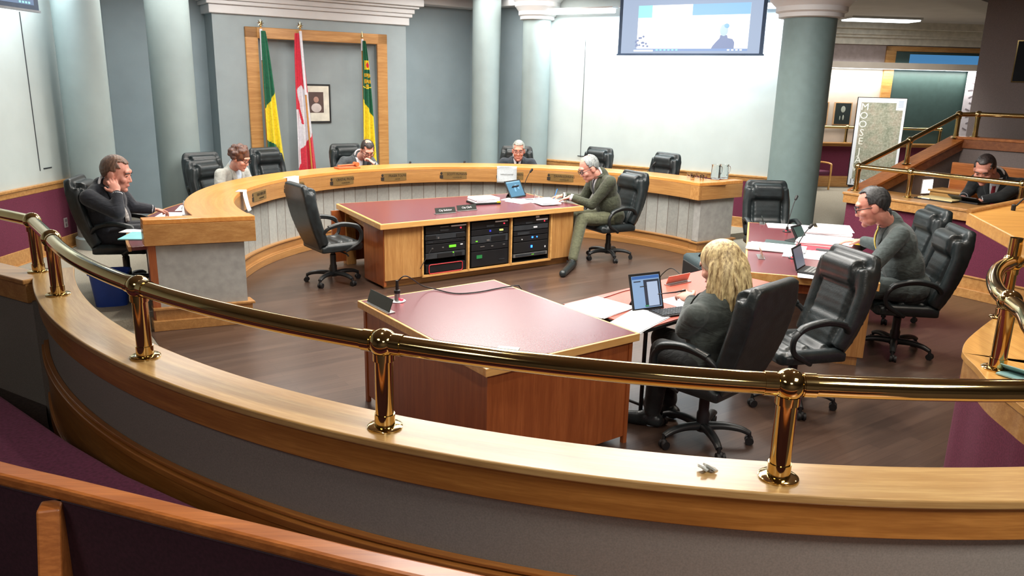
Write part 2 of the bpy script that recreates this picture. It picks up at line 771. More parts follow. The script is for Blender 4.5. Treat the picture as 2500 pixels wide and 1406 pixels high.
# flag niche: block with an opening, concave back, oak frame, white crown
bm = B()
U0, U1, VF = -1.72, 1.55, 5.5
O0, O1, OZ = -1.05, 0.98, 2.83
bx(bm, ((U0 + O0) / 2, (VF + 6.05) / 2, 1.9), (O0 - U0, 6.05 - VF, 3.8))
bx(bm, ((U1 + O1) / 2, (VF + 6.05) / 2, 1.9), (U1 - O1, 6.05 - VF, 3.8))
bx(bm, ((O0 + O1) / 2, (VF + 6.05) / 2, (OZ + 3.8) / 2), (O1 - O0, 6.05 - VF, 3.8 - OZ))
nb = [(O0 + (O1 - O0) * i / 16, VF + 0.08 + 0.14 * math.sin(PI * i / 16) ** 0.7) for i in range(17)]
ribbon(bm, nb, [(p[0], 6.04) for p in nb], 0, OZ)
obj('wall_niche', bm, M['wall_niche'], kind='structure', loc=(CX, CY, 0), rot=(0, 0, TH))
bm = B()
bx(bm, ((-1.25 + O0) / 2, VF - 0.02, 1.5), (O0 + 1.25, 0.05, 3.0))
bx(bm, ((1.17 + O1) / 2, VF - 0.02, 1.5), (1.17 - O1, 0.05, 3.0))
bx(bm, (-0.04, VF - 0.02, (OZ + 3.0) / 2), (2.42, 0.05, 3.0 - OZ))
obj('trim_1', bm, M['oak'], kind='structure', loc=(CX, CY, 0), rot=(0, 0, TH), bevel=0.012)
bm = B()
for z0, z1, p in ((3.17, 3.30, 0.05), (3.30, 3.36, 0.09), (3.36, 3.44, 0.12), (3.44, 3.48, 0.18), (3.48, 3.60, 0.24), (3.60, 3.80, 0.34)):
    bx(bm, ((U0 + U1) / 2, (VF - p + 6.05) / 2, (z0 + z1) / 2), (U1 - U0 + 2 * p, 6.05 - VF + p, z1 - z0))
obj('trim_2', bm, M['white_paint'], kind='structure', loc=(CX, CY, 0), rot=(0, 0, TH), bevel=0.012)

# ---------------------------------------------------------------- columns
def column(label, p, r, captop=True, capz=3.33, group=None, m=None):
    t = thing('column', label, 'column', (p[0], p[1], 0))
    b = B()
    lathe(b, [(r * 1.12, 0), (r * 1.12, 0.22), (r, 0.24), (r, capz)], n=48)
    obj('shaft', b, m or M['column'], t, smooth=40)
    b = B()
    lathe(b, [(r * 1.02, capz), (r * 1.22, capz + 0.01), (r * 1.22, capz + 0.06), (r * 1.34, capz + 0.08), (r * 1.34, capz + 0.14),
              (r * 1.52, capz + 0.2), (r * 1.6, capz + 0.22), (r * 1.6, capz + 0.29), (r * 1.8, capz + 0.34), (r * 1.8, 3.77)], n=48)
    obj('capital', b, M['white_paint'], t, smooth=30)
    return t


column('round grey column beside the left white panel wall', (-5.30, 9.83), 0.265, capz=3.45)
column('round grey column just left of the flag niche, behind an empty chair', G(-2.52, 4.68), 0.285, capz=3.5)
column('slim grey column right of the flag niche with its top out of sight', G(2.78, 4.80), 0.25, capz=3.66)
column('round grey column with white capital left of the projector screen wall', (0.33, 14.25), 0.245, capz=3.30)
column('thick grey column with white capital between the screen wall and the lobby', (3.85, 10.84), 0.335, capz=3.15, m=plain('column_shaded', (108, 128, 128), 0.6, var=0.03))  # darker copy of the column paint, standing in for dimmer light here

# ---------------------------------------------------------------- lobby beyond the thick column
LA, LB = Vector((4.6, 18.6, 0)), Vector((13.5, 19.4, 0))
LD = (LB - LA).normalized()
LN = Vector((LD.y, -LD.x, 0))
LROT = math.atan2(LD.y, LD.x)


def LP(x, off=0.0, z=0.0):
    """point on the lobby wall at world x"""
    t = (x - LA.x) / LD.x
    p = LA + LD * t + LN * off
    return Vector((p.x, p.y, z))


bm = B()
wallstrip(bm, [LA, LB], 0.2, 0, 2.83)
wallstrip(bm, [LA, LB], 0.2, 2.83, 3.8, 1)
obj('wall_far', bm, [M['wall_cream'], plain('upper_wall_taupe', (150, 134, 130), 0.85)], kind='structure')
wainscot(40, [LA, LB], 1.06)
bm = B()
for z0, z1, p in ((3.29, 3.44, 0.06), (3.44, 3.50, 0.16), (3.50, 3.62, 0.24), (3.62, 3.8, 0.4)):
    ribbon(bm, [LA, LB], [LA + LN * p, LB + LN * p], z0, z1)
obj('trim_3', bm, plain('cream_crown', (214, 206, 192), 0.7), kind='structure')
# side of the lobby, behind the thick column
bm = B()
wallstrip(bm, [SWB + Vector((0.06, 0.05, 0)), LA + Vector((0, 0.1, 0))], -0.0 + 0.15, 0, 3.8)
obj('wall_lobby', bm, M['wall_cream'], kind='structure')

# lobby window: oak frame, dark glass, glowing blue strip painted as a reflection at its head
bm = B()
for x0, x1, z0, z1 in ((8.56, 8.80, 1.06, 3.27), (8.56, 12.4, 3.16, 3.27), (12.2, 12.4, 1.06, 3.27)):
    a, b_ = LP(x0, 0.02), LP(x1, 0.02)
    ribbon(bm, [LP(x0), LP(x1)], [LP(x0, 0.05), LP(x1, 0.05)], z0, z1)
wf = obj('window_1', bm, M['oak'], kind='structure', bevel=0.006)
bm = B()
ribbon(bm, [LP(8.80, 0.005), LP(12.2, 0.005)], [LP(8.80, 0.02), LP(12.2, 0.02)], 1.06, 3.16)
obj('pane', bm, M['door'], wf)
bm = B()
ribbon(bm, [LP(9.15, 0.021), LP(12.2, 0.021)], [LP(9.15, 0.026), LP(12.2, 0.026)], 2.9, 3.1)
obj('reflection_strip', bm, M['pane_reflection'], wf)

# ---------------------------------------------------------------- big taupe wall at the right
RW = [Vector((6.80, 12.0, 0)), Vector((9.2, 10.0, 0)), Vector((10.5, 7.5, 0))]
bm = B()
wallstrip(bm, RW, 0.25, 0, 3.8)
obj('wall_stair', bm, M['wall_taupe'], kind='structure')

# walls out of sight that close the room
bm = B()
wallstrip(bm, [(-6.2, 2.4), (-6.2, -5.0), (9.5, -5.0), (12.0, -5.0), (12.0, 7.6)], -0.2, 0, 3.8)
obj('wall_rear', bm, M['wall_taupe'], kind='structure')
bm = B()
wallstrip(bm, [(10.5, 7.3), (12.2, 7.3)], 0.2, 0, 3.8)
wallstrip(bm, [(13.4, 19.4), (13.4, 7.3)], 0.2, 0, 3.8)
obj('wall_side', bm, M['wall_taupe'], kind='structure')

# ================================================================== COUNCIL DESK
desk = thing('council_desk', 'long curved oak council desk with grey panels and brass nameplates', 'desk', (CX, CY, 0), TH)
A0, A1 = -5.3, 182.0
LFT = [(-2.925, -0.235), (-2.925, -0.06), (-3.83, 0.12), (-3.84, -0.036)]      # left end block, plan
RGT = [(2.92, -0.272), (3.76, -0.30), (3.76, -0.14), (2.92, -0.11)]
bm = B()
arcbox(bm, 2.94, 3.41, A0, A1, 0.975, 1.02, 90)
prism(bm, LFT, 0.9752, 1.0202)
prism(bm, RGT, 0.9752, 1.0202)
obj('counter', bm, oak('oak_counter', (228, 160, 84), (204, 132, 62), mode='polar', R=3.0, rough=0.3), desk, bevel=0.006)
bm = B()
arcbox(bm, 2.942, 2.99, A0, A1, 0.786, 0.975, 90)
arcbox(bm, 3.36, 3.408, A0 + 6, A1 - 5, 0.73, 0.975, 90)
obj('fascia', bm, M['oak_dais'], desk, bevel=0.003)
bm = B()
prism(bm, [(p[0] * 1.0005, p[1]) for p in LFT], 0.786, 0.975)
obj('end_fascia', bm, M['oak'], desk, bevel=0.003)
bm = B()
prism(bm, [(p[0] * 1.0005, p[1]) for p in RGT], 0.786, 0.975)
obj('end_fascia', bm, M['oak'], desk, bevel=0.003)
bm = B()
arcbox(bm, 3.05, 3.12, A0 + 1.5, A1 - 0.6, 0.2, 0.79, 90)
obj('front_panel', bm, M['strips'], desk)
bm = B()
prism(bm, [(-3.02, -0.17), (-3.02, -0.06), (-3.74, 0.10), (-3.75, -0.01)], 0.2, 0.79)
obj('end_panel', bm, M['end_panel'], desk)
bm = B()
prism(bm, [(3.02, -0.23), (3.66, -0.25), (3.66, -0.15), (3.02, -0.12)], 0.2, 0.79)
obj('end_panel', bm, M['end_panel'], desk)
bm = B()
prism(bm, [(-3.75, -0.015), (-3.74, 0.11), (-3.80, 0.12), (-3.81, 0.0)], 0.0, 0.79)
obj('edge_board', bm, M['oak_red'], desk)
bm = B()
for r0, z0, z1 in ((3.015, 0.0, 0.20), (2.985, 0.0, 0.10), (2.97, 0.0, 0.085), (2.995, 0.19, 0.212)):
    arcbox(bm, r0, 3.11, A0 + 0.8, A1 - 0.6, z0, z1, 90)
for g, z0, z1 in ((0.0, 0.0, 0.20), (0.02, 0.19, 0.212), (0.03, 0.0, 0.095)):
    prism(bm, [(-2.985 + g, -0.20 - g), (-2.985 + g, -0.05), (-3.79 - g, 0.11), (-3.80 - g, -0.02 - g)], z0, z1)
    prism(bm, [(2.985 - g, -0.25 - g), (3.71 + g, -0.27 - g), (3.71 + g, -0.14), (2.985 - g, -0.11)], z0, z1)
obj('plinth', bm, M['oak_dais'], desk, bevel=0.004)
bm = B()
arcbox(bm, 3.10, 3.92, 1.2, 177.5, 0.715, 0.75, 80)
obj('desktop', bm, M['maroon_lam'], desk, bevel=0.004)
bm = B()
arcbox(bm, 3.921, 3.945, 1.2, 177.5, 0.71, 0.751, 80)
obj('desktop_edging', bm, M['oak_dais'], desk)

plate_m = plain('engraved_bronze_plate', (142, 116, 72), rough=0.35, metal=0.5, var=0.08)
ink_m = plain('engraving_black', (40, 30, 20), rough=0.6, var=0)
NAMES = [(139.6, 'HEATHER EBY', 'outermost plate at the left bend'), (123.6, 'BRIAN SWANSON', 'plate half hidden by a hanging sheet'),
         (106.1, 'CRYSTAL FROESE', ''), (89.4, 'FRASER TOLMIE', ''), (71.4, 'SCOTT McMANN', ''), (54.6, 'CHRIS WARREN', 'plate behind a hanging sheet'),
         (39.6, 'DAWN LUHNING', '')]
for ang, nm, lb in NAMES:
    a = ang * D2R
    pos = Vector((2.939 * math.cos(a), 2.939 * math.sin(a), 0.885))
    rz = a + PI / 2 + PI     # face looks to the centre
    b = B()
    bx(b, (0, 0, 0), (0.46, 0.008, 0.115))
    pl = obj('nameplate', b, plate_m, desk, loc=pos, rot=(0, 0, a - PI / 2), bevel=0.002)
    text('lettering', nm, 0.05, ink_m, pl, (0.055, -0.0055, 0.018), (PI / 2, 0, 0), 0.0008, sx=0.8)
    text('small_lettering', 'COUNCILLOR' if 'TOLMIE' not in nm else 'MAYOR', 0.022, ink_m, pl, (0.055, -0.0055, -0.03), (PI / 2, 0, 0), 0.0008)
    b = B()
    bx(b, (-0.185, -0.005, -0.02), (0.05, 0.002, 0.05))
    sph(b, (-0.185, -0.005, 0.03), (0.018, 0.002, 0.02))
    obj('crest', b, ink_m, pl)


def desk_pt(ang, r, z):
    a = ang * D2R
    return G(r * math.cos(a), r * math.sin(a), z)


# sheets of paper hung over the desk front
def hung_sheet(ang, w, z0, z1, label, lift=0.012, curl=0.0, txt=None):
    t = B()
    n = 8
    rows = []
    for i in range(n + 1):
        z = z1 + (z0 - z1) * i / n
        off = lift + curl * (i / n) ** 2
        a0 = ang * D2R
        row = []
        for j in range(5):
            da = (j / 4 - 0.5) * w / 2.94
            r = 2.94 - off - 0.004 * math.sin(j * 1.4 + i * 0.6)
            row.append((r * math.cos(a0 + da), r * math.sin(a0 + da), z))
        rows.append(row)
    top = [((2.99) * math.cos(ang * D2R + (j / 4 - 0.5) * w / 2.94), 2.99 * math.sin(ang * D2R + (j / 4 - 0.5) * w / 2.94), 1.0235) for j in range(5)]
    edge = [((2.935 - lift) * math.cos(ang * D2R + (j / 4 - 0.5) * w / 2.94), (2.935 - lift) * math.sin(ang * D2R + (j / 4 - 0.5) * w / 2.94), 1.0235) for j in range(5)]
    rows = [top, edge] + rows[1:]
    vs = [[t.verts.new(p) for p in row] for row in rows]
    for a, b in zip(vs, vs[1:]):
        for j in range(4):
            t.faces.new((a[j], a[j + 1], b[j + 1], b[j]))
    o = obj('paper_sheet', t, M['greypaper'] if txt else M['paper'], loc=(CX, CY, 0), rot=(0, 0, TH), smooth=60)
    so = o.modifiers.new('thick', 'SOLIDIFY')
    so.thickness = 0.0012
    tag(o, label, 'paper sheet', 'sheets hung over the council desk')
    if txt:
        a = ang * D2R
        text('typed_line', txt, 0.024, ink_m, o, (2.921 * math.cos(a), 2.921 * math.sin(a), 0.905), (PI / 2, 0, a - PI / 2), 0.0006, sx=0.62)
    return o


hung_sheet(55.6, 0.30, 0.775, 1.02, 'white sheet with one typed line hung below the grey haired man in glasses', txt='COUNCILLOR VACANT SEAT')
hung_sheet(124.2, 0.24, 0.80, 1.02, 'white sheet hung over the desk edge behind the empty swivel chair')
hung_sheet(151.0, 0.17, 0.80, 1.02, 'curled white sheet hanging at the left bend of the curved desk', lift=0.03, curl=0.05)

# ================================================================== GALLERY PARTITION (front)
GC = (1.32, 7.22)
part = thing('gallery_partition', 'long curved oak capped partition in front of the viewer, grey fabric below', 'partition', (0, 0, 0))
ga0, ga1 = 207.5, 302


def branch_path():
    return [(-2.98, 4.72), (-3.35, 4.935), (-5.72, 6.30)]


bm = B()
arcbox(bm, 4.77, 5.0, ga0, ga1, 0.968, 1.0, 80, GC)
obj('ledge', bm, M['oak_gallery'], part, bevel=0.006)
bm = B()
arcbox(bm, 4.79, 4.985, ga0 + 0.1, ga1, 0.85, 0.9678, 80, GC)
obj('fascia', bm, oak('oak_fascia_dark', (176, 120, 58), (140, 88, 38), mode='polar', c=GC, R=5.0), part, bevel=0.003)
bm = B()
arcbox(bm, 4.90, 4.955, ga0 + 0.2, ga1, 0.0, 0.852, 80, GC)
obj('rear_panel', bm, M['grey_fab'], part)
bm = B()
arcbox(bm, 4.83, 4.90, ga0 + 0.2, ga1, 0.0, 0.852, 80, GC)
obj('front_panel', bm, M['maroon_fab'], part)
bm = B()
arcbox(bm, 4.956, 4.985, ga0 + 0.2, ga1, 0.14, 0.56, 80, GC)
for z0, z1, r in ((0.53, 0.565, 5.0), (0.572, 0.588, 4.985), (0.14, 0.24, 5.0)):
    arcbox(bm, 4.956, r, ga0 + 0.2, ga1, z0, z1, 80, GC)
obj('wainscot_base', bm, oak('oak_gallery_base', (180, 118, 58), (142, 86, 38), mode='polar', c=GC, R=5.0), part, bevel=0.004)
bm = B()
bp = branch_path()
ribbon(bm, offset_path(bp, 0.09), offset_path(bp, -0.09), 0.968, 0.9995)
obj('side_ledge', bm, M['oak'], part, bevel=0.006)
bm = B()
ribbon(bm, offset_path(bp, 0.075), offset_path(bp, -0.08), 0.85, 0.968)
ribbon(bm, offset_path(bp, -0.06), offset_path(bp, -0.09), 0.14, 0.44)
obj('side_fascia', bm, M['oak'], part)
bm = B()
ribbon(bm, offset_path(bp, 0.05), offset_path(bp, -0.055), 0.0, 0.86)
obj('side_panel', bm, M['grey_fab'], part)

# gallery step the viewer stands on and its carpet
bm = B()
pp = arc(5.02, 207.5, 302, 60, GC)
prism(bm, pp[::1] + [(6.5, 2.0), (6.5, -4.9), (-6.1, -4.9), (-6.1, 6.4), (-5.7, 6.35)][0:5], 0.0, 0.15)
obj('floor_gallery', bm, M['carpet_dark'], kind='structure')


# ---------------------------------------------------------------- brass railings
def ball(b, p, r=0.052):
    sph(b, p, r, u=24, v=16)
    lathe(b, [(r * 0.72, -r * 1.15), (r * 0.72, -r * 0.75)], p, n=20)


def railing(name, label, posts, rails, zbase=1.0, r=0.037, br=0.053, pr=0.034, group=None, flange=0.066):
    """posts: list of (x, y, zbase, ztop); rails: list of 3-D polylines"""
    t = thing(name, label, 'railing', (posts[0][0], posts[0][1], posts[0][2]), 0, group)
    o0 = Vector((posts[0][0], posts[0][1], posts[0][2]))
    for path in rails:
        b = B()
        tube(b, [Vector(p) - o0 for p in path], r, 20)
        obj('rail', b, M['brass'], t, smooth=60)
    for (x, y, zb, zt) in posts:
        p = Vector((x, y, 0)) - Vector((o0.x, o0.y, 0))
        h = zt - zb
        zz = zb - o0.z
        b = B()
        lathe(b, [(pr, 0.02), (pr, h)], (p.x, p.y, zz), n=24)
        lathe(b, [(pr * 1.12, 0.01), (pr * 1.12, 0.055)], (p.x, p.y, zz), n=24)
        po = obj('post', b, M['brass'], t, smooth=40)
        b = B()
        lathe(b, [(flange, 0.0), (flange, 0.006), (flange * 0.9, 0.010), (pr * 1.1, 0.012)], (p.x, p.y, zz), n=28)
        obj('flange', b, M['brass'], po, smooth=40)
        b = B()
        sph(b, (p.x, p.y, zz + h), br, u=28, v=18)
        lathe(b, [(pr * 1.18, -br * 1.25), (pr * 1.18, -br * 0.7)], (p.x, p.y, zz + h), n=24)
        obj('ball_joint', b, M['brass'], po, smooth=50)
    return t


ZR = 1.331
RR = 4.888
pa = []
for px, py in ((1925, 935), (938, 835), (326, 702), (117, 583), (78, 540)):
    q = at(px, py, ZR)
    pa.append(math.degrees(math.atan2(q.y - GC[1], q.x - GC[0])) % 360)
posts = [(GC[0] + RR * math.cos(a * D2R), GC[1] + RR * math.sin(a * D2R), 1.0, ZR) for a in pa[:4]]
pe = (-3.06, 4.875, 1.0, ZR)
posts.append(pe)
rails = []
aa = [318] + pa[:4]
for a, b_ in zip(aa, aa[1:]):
    n = 22
    rails.append([(GC[0] + RR * math.cos((a + (b_ - a) * i / n) * D2R), GC[1] + RR * math.sin((a + (b_ - a) * i / n) * D2R), ZR) for i in range(n + 1)])
rails.append([posts[3][:2] + (ZR,), pe[:2] + (ZR,)])
rails.append([pe[:2] + (ZR,), (-3.5, 5.15, ZR), (-5.7, 6.5, ZR)])
rg = railing('brass_railing', 'thick polished brass handrail on ball topped posts along the curved front ledge', posts, rails)
# collars where the tube meets each ball
o0 = Vector(posts[0][:3])
for a in pa[:4]:
    for s_ in (-1, 1):
        b = B()
        a2 = a + s_ * 0.95
        p1 = Vector((GC[0] + RR * math.cos(a2 * D2R), GC[1] + RR * math.sin(a2 * D2R), ZR)) - o0
        a3 = a + s_ * 0.5
        p2 = Vector((GC[0] + RR * math.cos(a3 * D2R), GC[1] + RR * math.sin(a3 * D2R), ZR)) - o0
        cone(b, p1, p2, 0.0405, 0.0405, 20)
        obj('collar', b, M['brass'], rg, smooth=40)

# ================================================================== GALLERY BENCH (foreground)
bench = thing('gallery_bench', 'foreground gallery bench with oak back rail and maroon cushions', 'bench', (0, 0, 0.15))
rp = smooth_path([(-3.6, 3.12, 0), (-2.6, 2.76, 0), (-1.76, 2.44, 0), (-1.41, 2.32, 0), (-0.94, 2.155, 0), (-0.65, 2.055, 0), (-0.27, 1.925, 0), (0.5, 1.70, 0), (1.6, 1.46, 0)], 5)
rp2 = [(p.x, p.y) for p in rp]
bm = B()
ribbon(bm, rp2, offset_path(rp2, -0.075), 0.755, 0.80)
obj('back_rail', bm, M['oak_rail'], bench, bevel=0.012)
bm = B()
ribbon(bm, offset_path(rp2, -0.012), offset_path(rp2, -0.05), 0.30, 0.735)
obj('backrest', bm, plain('dark_bench_fabric', (58, 26, 40), 0.95, var=0.12, vscale=80), bench)
far = [at(px, py, 0.535) for px, py in ((-160, 872), (-100, 905), (0, 960), (170, 1075), (300, 1150), (500, 1240), (560, 1268), (700, 1303), (1000, 1372), (1200, 1420))]
near = [Vector((-3.4, 3.05, 0)), Vector((-2.8, 2.83, 0)), Vector((-2.3, 2.65, 0)), Vector((-1.76, 2.44, 0)), Vector((-1.41, 2.32, 0)), Vector((-1.0, 2.18, 0)), Vector((-0.88, 2.14, 0)), Vector((-0.65, 2.055, 0)), Vector((-0.27, 1.925, 0)), Vector((0.1, 1.81, 0))]
seat_in = [(p.x, p.y) for p in near]
seat_out = [(p.x, p.y) for p in far]
k = 6
for i0, i1 in ((0, k), (k, 9)):
    bm = B()
    ribbon(bm, seat_in[i0:i1 + 1], seat_out[i0:i1 + 1], 0.29, 0.385)
    c_ = obj('cushion', bm, M['maroon_seat'], bench, bevel=0.03, seg=3, smooth=50)
bm = B()
ribbon(bm, offset_path(rp2, 0.06), offset_path(rp2, 0.56), 0.0, 0.29)
obj('seat_base', bm, M['oak_rail'], bench)
for (x, y) in ((-1.50, 2.30), (0.85, 1.53)):
    bm = B()
    d = Vector((0.30, -0.954, 0))
    sd = Vector((0.954, 0.30, 0))
    prof = [(0.0, 0.735), (0.07, 0.735), (0.12, 0.60), (0.34, 0.0), (0.0, 0.0)]
    A = [bm.verts.new(Vector((x, y, 0)) + d * a - sd * 0.035 + Vector((0, 0, z))) for a, z in prof]
    Bv = [bm.verts.new(Vector((x, y, 0)) + d * a + sd * 0.035 + Vector((0, 0, z))) for a, z in prof]
    bm.faces.new(A)
    bm.faces.new(Bv[::-1])
    for i in range(len(prof)):
        j = (i + 1) % len(prof)
        bm.faces.new((A[i], Bv[i], Bv[j], A[j]))
    obj('brace', bm, M['oak_rail'], bench, bevel=0.008)

# ================================================================== ROUNDED PARTITION END (right) + rail + lectern
isl = thing('rounded_partition', 'rounded end of an oak capped maroon partition at the right edge', 'partition', (0, 0, 0))
outer = [at(2500, 748, 1.0), at(2440, 768, 1.0), at(2370, 820, 1.0), at(2350, 850, 1.0), at(2356, 868, 1.0), at(2382, 894, 1.0), at(2416, 932, 1.0), at(2474, 977, 1.0), at(2500, 997, 1.0)]
op = smooth_path([Vector((4.4, 5.05, 0)), Vector((3.7, 4.82, 0))] + [Vector((p.x, p.y, 0)) for p in outer] + [Vector((outer[-1].x + 0.0, outer[-1].y - 0.12, 0)), Vector((outer[-1].x + 0.02, outer[-1].y - 0.26, 0))], 8)
op2 = [(p.x, p.y) for p in op]
bm = B()
ribbon(bm, op2, offset_path(op2, 0.31), 0.968, 1.0)
obj('ledge', bm, oak('oak_island', (214, 164, 92), (184, 132, 66), mode='y'), isl, bevel=0.008)
bm = B()
ribbon(bm, offset_path(op2, 0.012), offset_path(op2, 0.30), 0.85, 0.968)
obj('fascia', bm, M['oak'], isl)
bm = B()
ribbon(bm, offset_path(op2, 0.01), offset_path(op2, 0.28), 0.0, 0.85)
obj('panel', bm, M['maroon_fab'], isl)

# rail that bends round the partition end
b1, b2 = at(2465, 735, ZR), at(2472, 640, ZR)
bend = smooth_path([b1, at(2438, 712, ZR), at(2427, 680, ZR), at(2440, 655, ZR), b2], 8)
tail = smooth_path([b1, at(2500, 765, ZR), at(2560, 830, ZR), at(2560, 830, ZR) + Vector((0.25, -0.25, 0))], 6)
tail2 = [b2, b2 + Vector((0.6, 0.28, 0))]
railing('bent_railing', 'brass handrail bending in a loop round the rounded partition end', [(b1.x, b1.y, 1.0, ZR), (b2.x, b2.y, 1.0, ZR)], [bend, tail, tail2])

# lectern: oak slab on a brass post
lec = thing('lectern', 'slanted oak lectern top on a brass post at the right edge', 'lectern', (b2.x, b2.y, ZR))
c0, c1_, c2_ = at(2362, 518, 1.48), at(2500, 590, 1.44), at(2500, 490, 1.50)
e_front = (c1_ - c0) * 1.25
e_back = (c2_ - c0) * 1.2
o0 = Vector((b2.x, b2.y, ZR))
bm = B()
th = Vector((0, 0, -0.085))
top = [c0, c0 + e_front, c0 + e_front + e_back, c0 + e_back]
A = [bm.verts.new(p - o0) for p in top]
Bv = [bm.verts.new(p + th - o0) for p in top]
bm.faces.new(A)
bm.faces.new(Bv[::-1])
for i in range(4):
    j = (i + 1) % 4
    bm.faces.new((A[i], Bv[i], Bv[j], A[j]))
obj('slab', bm, oak('oak_lectern', (214, 160, 84), (188, 132, 62), mode='x'), lec, bevel=0.006)
bm = B()
lip = [c0, c0 + e_back]
nrm = (e_front.normalized())
tube(bm, [c0 + nrm * 0.02 - o0 + Vector((0, 0, 0.008)), c0 + e_back + nrm * 0.02 - o0 + Vector((0, 0, 0.008))], 0.018, 10)
obj('lip', bm, M['oak'], lec)
bm = B()
lathe(bm, [(0.034, 0.0), (0.034, 0.10)], (0, 0, 0.04), n=20)
obj('stem', bm, M['brass'], lec, smooth=40)

# ================================================================== BOOTH + STAIR at the right
F0 = Vector((4.2, 9.97, 0))
FD = Vector((0.543, -0.84, 0))
FN = Vector((0.84, 0.543, 0))
booth = thing('counter_partition', 'maroon fabric partition with wide oak counter in front of the seated man with red tie', 'partition', (F0.x, F0.y, 0))


def FP(a, n, z=0):
    return FD * a + FN * n + Vector((0, 0, z))


bm = B()
ribbon(bm, [FP(0, 0), FP(4.2, 0)], [FP(0, 0.66), FP(4.2, 0.66)], 0.968, 1.0)
obj('counter', bm, M['oak'], booth, bevel=0.006)
bm = B()
ribbon(bm, [FP(0.01, 0.012), FP(4.2, 0.012)], [FP(0.01, 0.36), FP(4.2, 0.36)], 0.865, 0.968)
obj('fascia', bm, M['oak'], booth, bevel=0.003)
bm = B()
ribbon(bm, [FP(0.03, 0.07), FP(4.2, 0.07)], [FP(0.03, 0.34), FP(4.2, 0.34)], 0.24, 0.865)
obj('panel', bm, M['maroon_fab'], booth)
bm = B()
for n_, z0, z1 in ((0.06, 0, 0.25), (0.035, 0, 0.105), (0.05, 0.235, 0.255)):
    ribbon(bm, [FP(0.02, n_), FP(4.2, n_)], [FP(0.02, 0.34), FP(4.2, 0.34)], z0, z1)
obj('plinth', bm, M['oak'], booth, bevel=0.004)

SA, SB_ = Vector((4.42, 10.10, 0)), Vector((6.12, 10.93, 0))
SE = Vector((6.75, 10.10, 0))
SF = Vector((7.9, 8.4, 0))
stair = thing('stair_balustrade', 'sloping oak capped stair wall rising to the right behind the railed oak counter', 'balustrade', (SA.x, SA.y, 0))
sp = [SA, SA.lerp(SB_, 0.5), SB_]
zs = [1.0, 1.34, 1.68]
rel = [p - SA for p in sp]
bm = B()
ribbon(bm, offset_path([(p.x, p.y) for p in rel], 0.13), offset_path([(p.x, p.y) for p in rel], -0.13), [z - 0.035 for z in zs], zs)
rel2 = [SB_ - SA, SE - SA, SF - SA]
ribbon(bm, offset_path([(p.x, p.y) for p in rel2], 0.13), offset_path([(p.x, p.y) for p in rel2], -0.13), 1.645, 1.68)
obj('ledge', bm, M['oak_rail'], stair, bevel=0.005)
bm = B()
ribbon(bm, offset_path([(p.x, p.y) for p in rel], 0.12), offset_path([(p.x, p.y) for p in rel], -0.12), [z - 0.15 for z in zs], [z - 0.036 for z in zs])
ribbon(bm, offset_path([(p.x, p.y) for p in rel2], 0.12), offset_path([(p.x, p.y) for p in rel2], -0.12), 1.53, 1.644)
obj('fascia', bm, oak('oak_stair_dark', (150, 92, 54), (120, 66, 36)), stair)
bm = B()
ribbon(bm, offset_path([(p.x, p.y) for p in rel], 0.09), offset_path([(p.x, p.y) for p in rel], -0.09), 0.0, [z - 0.15 for z in zs])
ribbon(bm, offset_path([(p.x, p.y) for p in rel2], 0.09), offset_path([(p.x, p.y) for p in rel2], -0.09), 0.0, 1.53)
obj('panel', bm, M['wall_taupe'], stair)

zb = 1.31
pA = Vector((4.42, 10.10))
p2_ = Vector((4.82, 9.53))
p3_ = Vector((5.52, 8.48))
railing('booth_railing', 'thin brass handrail on posts along the railed oak counter', [(pA.x, pA.y, 1.0, zb), (p2_.x, p2_.y, 1.0, zb), (p3_.x, p3_.y, 1.0, zb)],
        [[(pA.x, pA.y, zb), (p2_.x, p2_.y, zb)], [(p2_.x, p2_.y, zb), (p3_.x, p3_.y, zb), (6.2, 7.46, zb)]], r=0.03, br=0.048, pr=0.03, flange=0.06)
sm = SA.lerp(SB_, 0.47)
sm2 = SA.lerp(SB_, 0.95)
sm3 = SB_.lerp(SE, 0.18)
railing('stair_railing', 'brass handrail climbing the sloping stair wall, then level to the right', [(sm.x, sm.y, 1.32, 1.63), (sm2.x, sm2.y, 1.655, 1.97), (sm3.x, sm3.y, 1.68, 1.98)],
        [[(pA.x, pA.y, zb), (sm.x, sm.y, 1.63), (sm2.x, sm2.y, 1.97)], [(sm2.x, sm2.y, 1.97), (sm3.x, sm3.y, 1.98)], [(sm3.x, sm3.y, 1.98), (SE.x, SE.y, 1.98), (SF.x, SF.y, 1.98)]],
        r=0.03, br=0.048, pr=0.03, flange=0.06)
